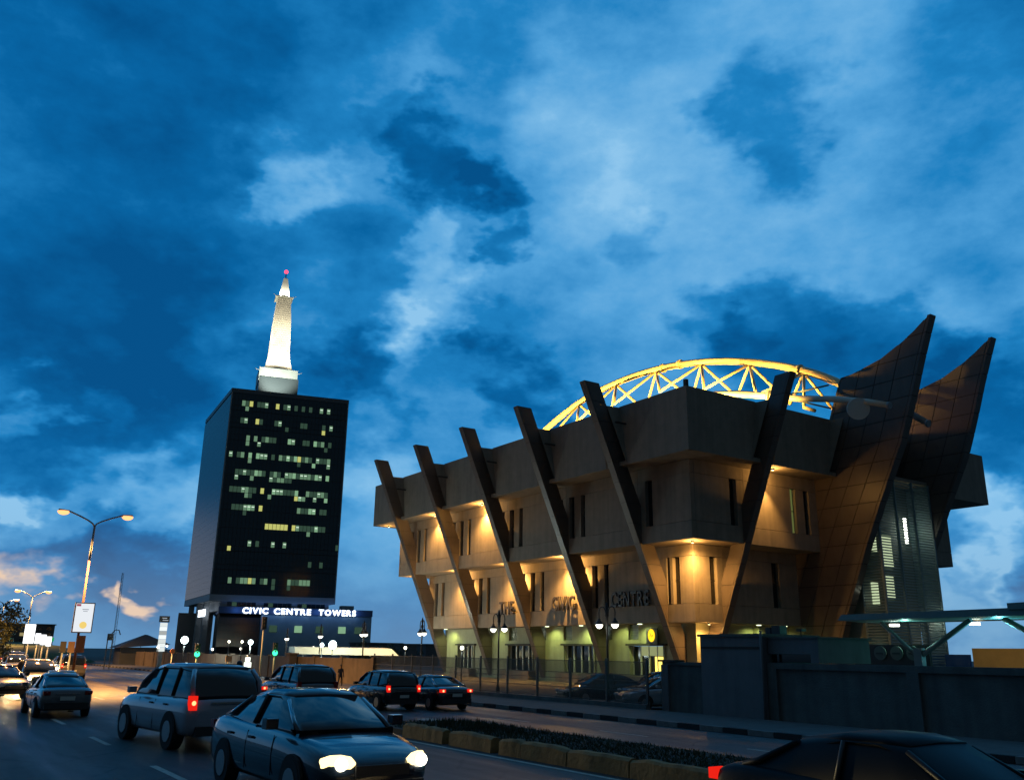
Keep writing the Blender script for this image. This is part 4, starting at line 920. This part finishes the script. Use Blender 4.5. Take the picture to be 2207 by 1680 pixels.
# ================================================================== VEHICLES
def car_proto(name, kind):
    """front towards +x; returns an Empty with parts"""
    t = bpy.data.objects.new(name, None); t.empty_display_size = .2; C.objects.link(t); ORG[t.name] = (0, 0, 0)
    if kind == 'sedan':
        st_ = [(-2.32,.42,.70,.62),(-2.27,.30,.90,.80),(-2.1,.24,1.0,.85),(-1.7,.2,1.03,.88),(-1.0,.18,.99,.895),(0,.18,.96,.90),(.8,.18,.95,.895),(1.2,.18,.91,.885),(1.7,.2,.84,.865),(2.1,.24,.74,.80),(2.28,.30,.62,.70),(2.33,.4,.52,.6)]
        cab = [(-1.85,1.01,.72,.60),(-1.55,1.12,.74,.60),(-1.0,1.36,.76,.58),(-.4,1.45,.77,.58),(.1,1.45,.77,.58),(.45,1.38,.77,.60),(.95,1.08,.76,.66),(1.22,.93,.74,.68)]
        wb, wr = 1.36, .32; roof = (2, 5); belt = .97
    else:
        st_ = [(-2.42,.5,.85,.80),(-2.38,.35,1.08,.90),(-2.2,.28,1.12,.94),(-1.5,.25,1.13,.96),(-.5,.25,1.12,.965),(.5,.25,1.12,.965),(1.0,.25,1.11,.96),(1.5,.27,1.08,.95),(2.1,.3,1.0,.90),(2.32,.36,.88,.82),(2.38,.45,.72,.74)]
        cab = [(-2.32,1.14,.80,.72),(-2.22,1.5,.82,.70),(-2.0,1.74,.83,.69),(-1.2,1.80,.84,.69),(-.2,1.80,.84,.69),(.35,1.74,.84,.69),(.85,1.42,.83,.74),(1.2,1.12,.82,.78)]
        wb, wr = 1.45, .38; roof = (2, 5); belt = 1.12
    secs = []
    for x, zb, zt, w in st_:
        h = zt-zb
        half = [(0, zb), (w*.86, zb), (w*.96, zb+.10), (w, zb+h*.45), (w*.985, zb+h*.75), (w*.93, zt-.03), (w*.80, zt), (0, zt+.025)]
        secs.append([(x, y, z) for y, z in half]+[(x, -y, z) for y, z in half[-2:0:-1]])
    b = part('body', MB().loft(secs), [car_paint], t, True)
    sd_ = b.modifiers.new('sub', 'SUBSURF'); sd_.levels = 1; sd_.render_levels = 1
    secs = []
    for x, z, wb_, wt in cab:
        k_ = (z-belt+.06)/((1.45 if kind == 'sedan' else 1.8)-belt+.06); wt2 = wb_+(wt-wb_)*min(1, max(0, k_))
        half = [(0, belt-.12), (wb_, belt-.12), (wb_, belt), (wt2+.01, z-.07), (wt2-.10, z), (0, z+.015)]
        secs.append([(x, y, max(zz, belt-.12)) for y, zz in half]+[(x, -y, max(zz, belt-.12)) for y, zz in half[-2:0:-1]])
    gl = part('window_glass', MB().loft(secs), carglass, t, True)
    # roof panel
    rs = []
    for x, z, wb_, wt in cab[roof[0]:roof[1]+1]:
        rs.append([(x, -wt-.03, z-.09), (x, -wt+.09, z+.012), (x, 0, z+.03), (x, wt-.09, z+.012), (x, wt+.03, z-.09), (x, wt-.12, z-.02), (x, 0, z-.01), (x, -wt+.12, z-.02)])
    part('roof', MB().loft(rs), car_paint, t, True)
    a0, a1 = cab[roof[0]], cab[roof[1]]
    for s in (-1, 1):
        part('pillar', MB().tube([(cab[-1][0]-.05, s*(cab[-1][2]-.02), cab[-1][1]), (cab[-2][0], s*(cab[-2][3]+.05), cab[-2][1]-.02), (a1[0], s*(a1[3]+.0), a1[1]-.05)], .035, 6), car_paint, t, True)
        part('pillar', MB().tube([(cab[0][0]+.05, s*(cab[0][2]-.02), cab[0][1]-.02), (cab[1][0], s*(cab[1][3]+.09), cab[1][1]-.06), (a0[0], s*(a0[3]+.0), a0[1]-.05)], .06 if kind == 'suv' else .05, 6), car_paint, t, True)
        for xp in ((-.35,) if kind == 'sedan' else (-1.25, -.25)): part('pillar', MB().tube([(xp, s*(.80 if kind == 'sedan' else .86), belt), (xp+.0, s*(.61 if kind == 'sedan' else .72), (1.38 if kind == 'sedan' else 1.74))], .03, 6), trimb, t, True)
        for wx in (-wb, wb):
            wl = part('wheel', MB().tube([(wx, s*.70, wr), (wx, s*(st_[4][3]+.012), wr)], wr, 20), rubber, t, True)
            part('rim', MB().tube([(wx, s*(st_[4][3]+.012), wr), (wx, s*(st_[4][3]+.024), wr)], wr*.60, 14), alloy, wl, True)
            part('wheel_arch', MB().poly([(wx+(wr+.05)*cos(a_), s*(st_[4][3]-.035), wr+(wr+.05)*sin(a_)) for a_ in [i*pi/10 for i in range(11)]], (0, s*.04, 0)), rubber, t, True)
        part('mirror', MB().box(.72, .88, s*(st_[4][3]+.02), s*(st_[4][3]+.2), belt+.0, belt+.14), car_paint, t, True)
        fx = 2.14 if kind == 'sedan' else 2.24; fz = .60 if kind == 'sedan' else .78
        q = MB().loft([[(fx+dx+.05*math.cos(a_), s*(yy), fz+.03+hh*math.sin(a_)) for a_ in [i*pi/5 for i in range(10)]] for yy, dx, hh in ((.40, .13, .03), (.46, .13, .09), (.58, .10, .115), (.70, .02, .105), (.78, -.08, .06))])
        hl_ = part('headlight', q, head_off, t, True)
        part('bulb', MB().ball((fx+.16, s*.60, fz+.03), .085, 10, 1), head_off, hl_, True)
        rx = -2.34 if kind == 'sedan' else -2.42; rz = .78 if kind == 'sedan' else .86
        h_ = .13 if kind == 'sedan' else .30
        tl_ = part('taillight', MB().box(rx+.0, rx+.16, s*(.56 if kind == 'sedan' else .72), s*(.80 if kind == 'sedan' else .88), rz, rz+h_), tail_off, t, True)
        part('bulb', MB().ball((rx+.0, s*(.68 if kind == 'sedan' else .80), rz+h_*.5), .05, 8, 1), tail_off, tl_, True)
        w5 = st_[5][3]
        for xd_ in (.62, -.42): part('door_line', MB().tube([(xd_, s*w5*.975, .34), (xd_, s*w5*.988, .48), (xd_, s*w5*.985, .70), (xd_, s*w5*.95, belt-.10)], .007, 5), trimb, t, True)
        for xd_ in (-.30, -1.2): part('door_handle', MB().box(xd_, xd_+.16, s*w5*.965, s*(w5*.965+.04), belt-.20, belt-.165), trimb, t, True)
    fx = st_[-1][0]; part('grille', MB().box(fx-.08, fx+.012, -.40, .40, .46, .60 if kind == 'sedan' else .80), trimb, t, True)
    part('front_bumper', MB().box(fx-.3, fx+.03, -.62, .62, .26, .40), trimb, t, True); part('rear_bumper', MB().box(st_[0][0]-.05, st_[0][0]+.25, -.72, .72, .32, .52), trimb, t, True)
    part('number_plate', MB().box(st_[0][0]-.07, st_[0][0]-.05, -.24, .24, .60, .73), plate_m, t, True)
    part('chrome_strip', MB().box(st_[0][0]-.03, st_[0][0]+.02, -.40, .40, .80 if kind == 'sedan' else .98, .83 if kind == 'sedan' else 1.02), chrome, t, True)
    return t
car_paint = mat('car_paint_black', (.012, .013, .016), .22, coat=1.0)
paints = {'black': car_paint, 'dull_black': mat('car_paint_dull_black', (.004, .005, .007), .5, spec=.12), 'navy': mat('car_paint_navy', (.008, .014, .026), .25, coat=1.0), 'silver': mat('car_paint_silver', (.30, .33, .38), .28, metal=.3, coat=1.0),  # dull black: rougher, uncoated black for one car's body and glass
          'white': mat('car_paint_white', (.26, .28, .34), .25, coat=1.0), 'grey': mat('car_paint_grey', (.10, .10, .11), .25, coat=1.0), 'gold_reflections': mat('car_paint_gold_reflections', (.22, .16, .07), .3, metal=.3, coat=1.0)}  # the gold one has golden reflections painted in as body colour
protos = {'sedan': car_proto('sedan_car', 'sedan'), 'suv': car_proto('suv_car', 'suv')}
used = set()
def car(kind, x, y, heading, paint, lb, cat='car', grp=None, head=False, tail=False, sc_=1.0, beam=0, z=0.0):
    if kind in used: o = copy_tree(protos[kind])
    else: o = protos[kind]; used.add(kind)
    car.todo.append((o, kind, x, y, heading, paint, lb, cat, grp, head, tail, sc_, beam, z)); return o
car.todo = []
def finish_cars():
    for (o, kind, x, y, hd, paint, lb, cat, grp, head, tail, sc_, beam, z) in car.todo:
        place(o, (x, y, z), hd, MF, sc_); tagit(o, lb, cat, grp)
        for ch in o.children:
            nm = ch.name.split('.')[0]
            def setm(M_):
                ch.material_slots[0].link = 'OBJECT'; ch.material_slots[0].material = M_
            def setb(c_, M_):
                for g_ in c_.children: g_.material_slots[0].link = 'OBJECT'; g_.material_slots[0].material = M_
            if nm in ('body', 'roof', 'mirror') or (nm == 'pillar' and ch.material_slots[0].material is car_paint): setm(paints[paint])
            elif nm == 'window_glass' and paint == 'dull_black': setm(paints[paint])
            elif nm == 'headlight' and head: setm(head_on); setb(ch, head_core)
            elif nm == 'taillight' and (tail is True or (tail == 'one' and ch.data.vertices[0].co.y > 0)): setm(tail_on); setb(ch, tail_core)
        if beam:
            bpy.context.view_layer.update(); mw = MF @ Matrix.Translation((x, y, z)) @ Matrix.Rotation(hd, 4, 'Z') @ Matrix.Scale(sc_, 4)
            for s in (-1, 1): spot('headlamp_beam', (2.42, s*.6, .62), (12, s*.6-1.6, -.6), beam, (1, .78, .38), 62, .7, .08, mw)
DN, UP = -pi/2, pi/2      # down the road towards the camera side / away from it
G1 = 'cars queuing towards the junction'; G2 = 'cars on the far carriageway'; G3 = 'cars parked behind the fence'; G4 = 'cars coming down the left lanes'
car('sedan', -35.05, -25.22, DN+.04, 'navy', 'dark blue sedan in front with both headlights blazing', head=True, sc_=1.12, beam=4500)
car('suv', -34.75, -15.9, UP+.12, 'white', 'big pale estate car seen from behind, one tail lamp lit', grp=G1, tail='one', sc_=1.06)
car('suv', -24.0, -5.3, UP, 'black', 'black off-road car with lit tail lamps on the far carriageway', grp=G2, tail=True, sc_=.84)
car('sedan', -21.9, -5.9, UP-.03, 'black', 'black saloon half hidden right of the black off-road car', grp=G2, tail=True, sc_=.92)
car('suv', -27.2, -3.9, UP, 'grey', 'dark car with wide rear window behind the blue sedan', grp=G1, sc_=.95)
car('sedan', -29.3, -2.0, UP, 'grey', 'dark saloon with a red brake lamp between the pale car and the wide one', grp=G1, tail=True, sc_=.95)
car('sedan', -31.5, -34.2, DN-.02, 'dull_black', 'black car passing close by at the lower right corner', tail=True, sc_=1.0)
car('sedan', -12.3, -5.6, 2.9, 'black', 'dark parked car left of the large lamp post', grp=G3, sc_=.95)
car('sedan', -12.6, -10.4, 2.75, 'silver', 'silver parked car at the left end of the stub wall', grp=G3, sc_=.95)
car('suv', -10.8, -8.2, 2.9, 'black', 'dark parked car behind the lamp post between two others', grp=G3, sc_=.85)
car('sedan', -37.1, 8.0, DN+.25, 'black', 'dark car crossing at far left, its near side in shadow', grp=G4, sc_=1.0)
car('suv', -34.8, 13.5, DN, 'grey', 'car with one dazzling yellow headlight left of the pale car', grp=G4, head=True, sc_=.9, beam=3500)
car('sedan', -35.2, 2.6, UP, 'gold_reflections', 'small car covered in golden reflections beside the dazzling one', grp=G4, sc_=.9)
car('sedan', -36.2, -4.2, UP+.02, 'grey', 'dark car tucked close behind the pale estate car', grp=G4, sc_=.95)
car('suv', -32.6, 46, DN, 'grey', 'distant car with bright lights under the white hoardings', grp=G4, head=True, sc_=.9, beam=3500)
car('sedan', -36.4, 24, DN, 'black', 'car at the left frame edge with one yellow headlamp', grp=G4, head=True, sc_=.95, beam=3500)
for i, (x, y) in enumerate(((-30.5, 70), (-29.5, 88), (-31.2, 60), (-28.8, 104), (-30.3, 34), (-27.4, 58))):
    car('sedan' if i % 2 else 'suv', x, y, UP, 'grey', ['far car with red tail lamps left of the dark boards','farther red-lamped car by the bank','far red-lamped car under the hoardings','most distant red-lamped car on the rise','nearer red-lamped car at the foot of the poster pole','red-lamped car left of the green bank'][i], grp=G1, tail=True, sc_=.95)
for i, (x, y) in enumerate(((-33.4, 62), (-32.8, 84), (-35.0, 40))):
    car('sedan', x, y, DN, 'grey', ['far oncoming car with white headlights by the tree','farther oncoming car small against the tree','oncoming car just beyond the crossing dark car'][i], grp=G4, head=True, sc_=.95)
for i, (x, y) in enumerate(((-36.9, 31), (-38.0, 52), (-35.6, 50), (-34.0, 73), (-36.6, 64), (-35.2, 96), (-32.4, 112), (-37.4, 42))):
    car('sedan' if i % 3 else 'suv', x, y, DN, 'grey', ['oncoming car with warm headlights beside the roadside tree','oncoming car hard against the left edge, lights on','oncoming headlights below the tall hoarding','farther oncoming headlights between the tree and hoarding','oncoming pair of headlights just left of the hoardings','small oncoming headlights high on the rise','most distant oncoming headlights near the far lamps','headlights behind the car at the left frame edge'][i], grp=G4, head=True, sc_=.95)
finish_cars()

# ================================================================== PEOPLE
def person(x, y, hd, h, lb, shirt, trousers, stride=.12):
    t = bpy.data.objects.new('person', None); C.objects.link(t); ORG[t.name] = (0, 0, 0)
    V = [((0, 0, .98), .13), ((0, 0, 1.15), .12), ((0, 0, 1.38), .145), ((0, 0, 1.50), .06), ((0.01, 0, 1.58), .075), ((.02, 0, 1.68), .095),
         ((0, .10, .92), .085), ((stride, .11, .50), .06), ((stride*.6, .11, .09), .042), ((stride*.6+.16, .12, .04), .035),
         ((0, -.10, .92), .085), ((-stride*.6, -.11, .50), .06), ((-stride*1.7, -.11, .10), .042), ((-stride*1.7+.16, -.12, .04), .035),
         ((0, .19, 1.42), .06), ((-.03, .25, 1.14), .045), ((.10, .25, .92), .035), ((.14, .25, .84), .03),
         ((0, -.19, 1.42), .06), ((.03, -.25, 1.14), .045), ((.12, -.24, .92), .035), ((.16, -.24, .84), .03), ((.02, 0, 1.76), .07)]
    E_ = [(0,1),(1,2),(2,3),(3,4),(4,5),(5,22),(0,6),(6,7),(7,8),(8,9),(0,10),(10,11),(11,12),(12,13),(2,14),(14,15),(15,16),(16,17),(2,18),(18,19),(19,20),(20,21)]
    me = bpy.data.meshes.new('body'); me.from_pydata([v for v, _ in V], E_, []); o = bpy.data.objects.new('body_tmp', me); C.objects.link(o)
    sk_ = o.modifiers.new('s', 'SKIN'); o.modifiers.new('d', 'SUBSURF').levels = 1
    for i, (_, r) in enumerate(V): me.skin_vertices[0].data[i].radius = (r, r)
    me.skin_vertices[0].data[0].use_root = True
    bpy.context.view_layer.update(); fm = bpy.data.meshes.new_from_object(o.evaluated_get(bpy.context.evaluated_depsgraph_get())); bpy.data.objects.remove(o)
    skin = mat('skin', (.10, .05, .03), .6); fm.materials.clear()
    for M_ in (skin, shirt, trousers): fm.materials.append(M_)
    for p in fm.polygons:
        z = p.center.z; p.material_index = 0 if (z > 1.50 or (abs(p.center.y) > .2 and z < 1.2)) else (1 if z > .96 else 2); p.use_smooth = True
    ob = bpy.data.objects.new('body', fm); link(ob, t)
    part('hair', MB().ball((.0, 0, 1.71), .108, 10, 1.05, 0, 90), trimb, t, True)
    place(t, (x, y, 0), hd, MF, h/1.80); tagit(t, lb, 'person'); return t
dks = mat('dark_shirt', (.03, .035, .05), .9); dkt = mat('dark_trousers', (.02, .02, .025), .9); gsh = mat('grey_shirt', (.12, .13, .16), .9)
person(-17.4, 14.2, DN, 1.42, 'person in dark clothes walking on the pavement before the tan wall', dks, dkt)
person(-31.6, -10.0, DN+.6, 1.9, 'person in a dark top standing among the queuing cars', gsh, dkt, .04)
person(-28.6, 3.6, DN, 1.6, 'smaller person behind the pale estate car roof', dks, dkt, .05)
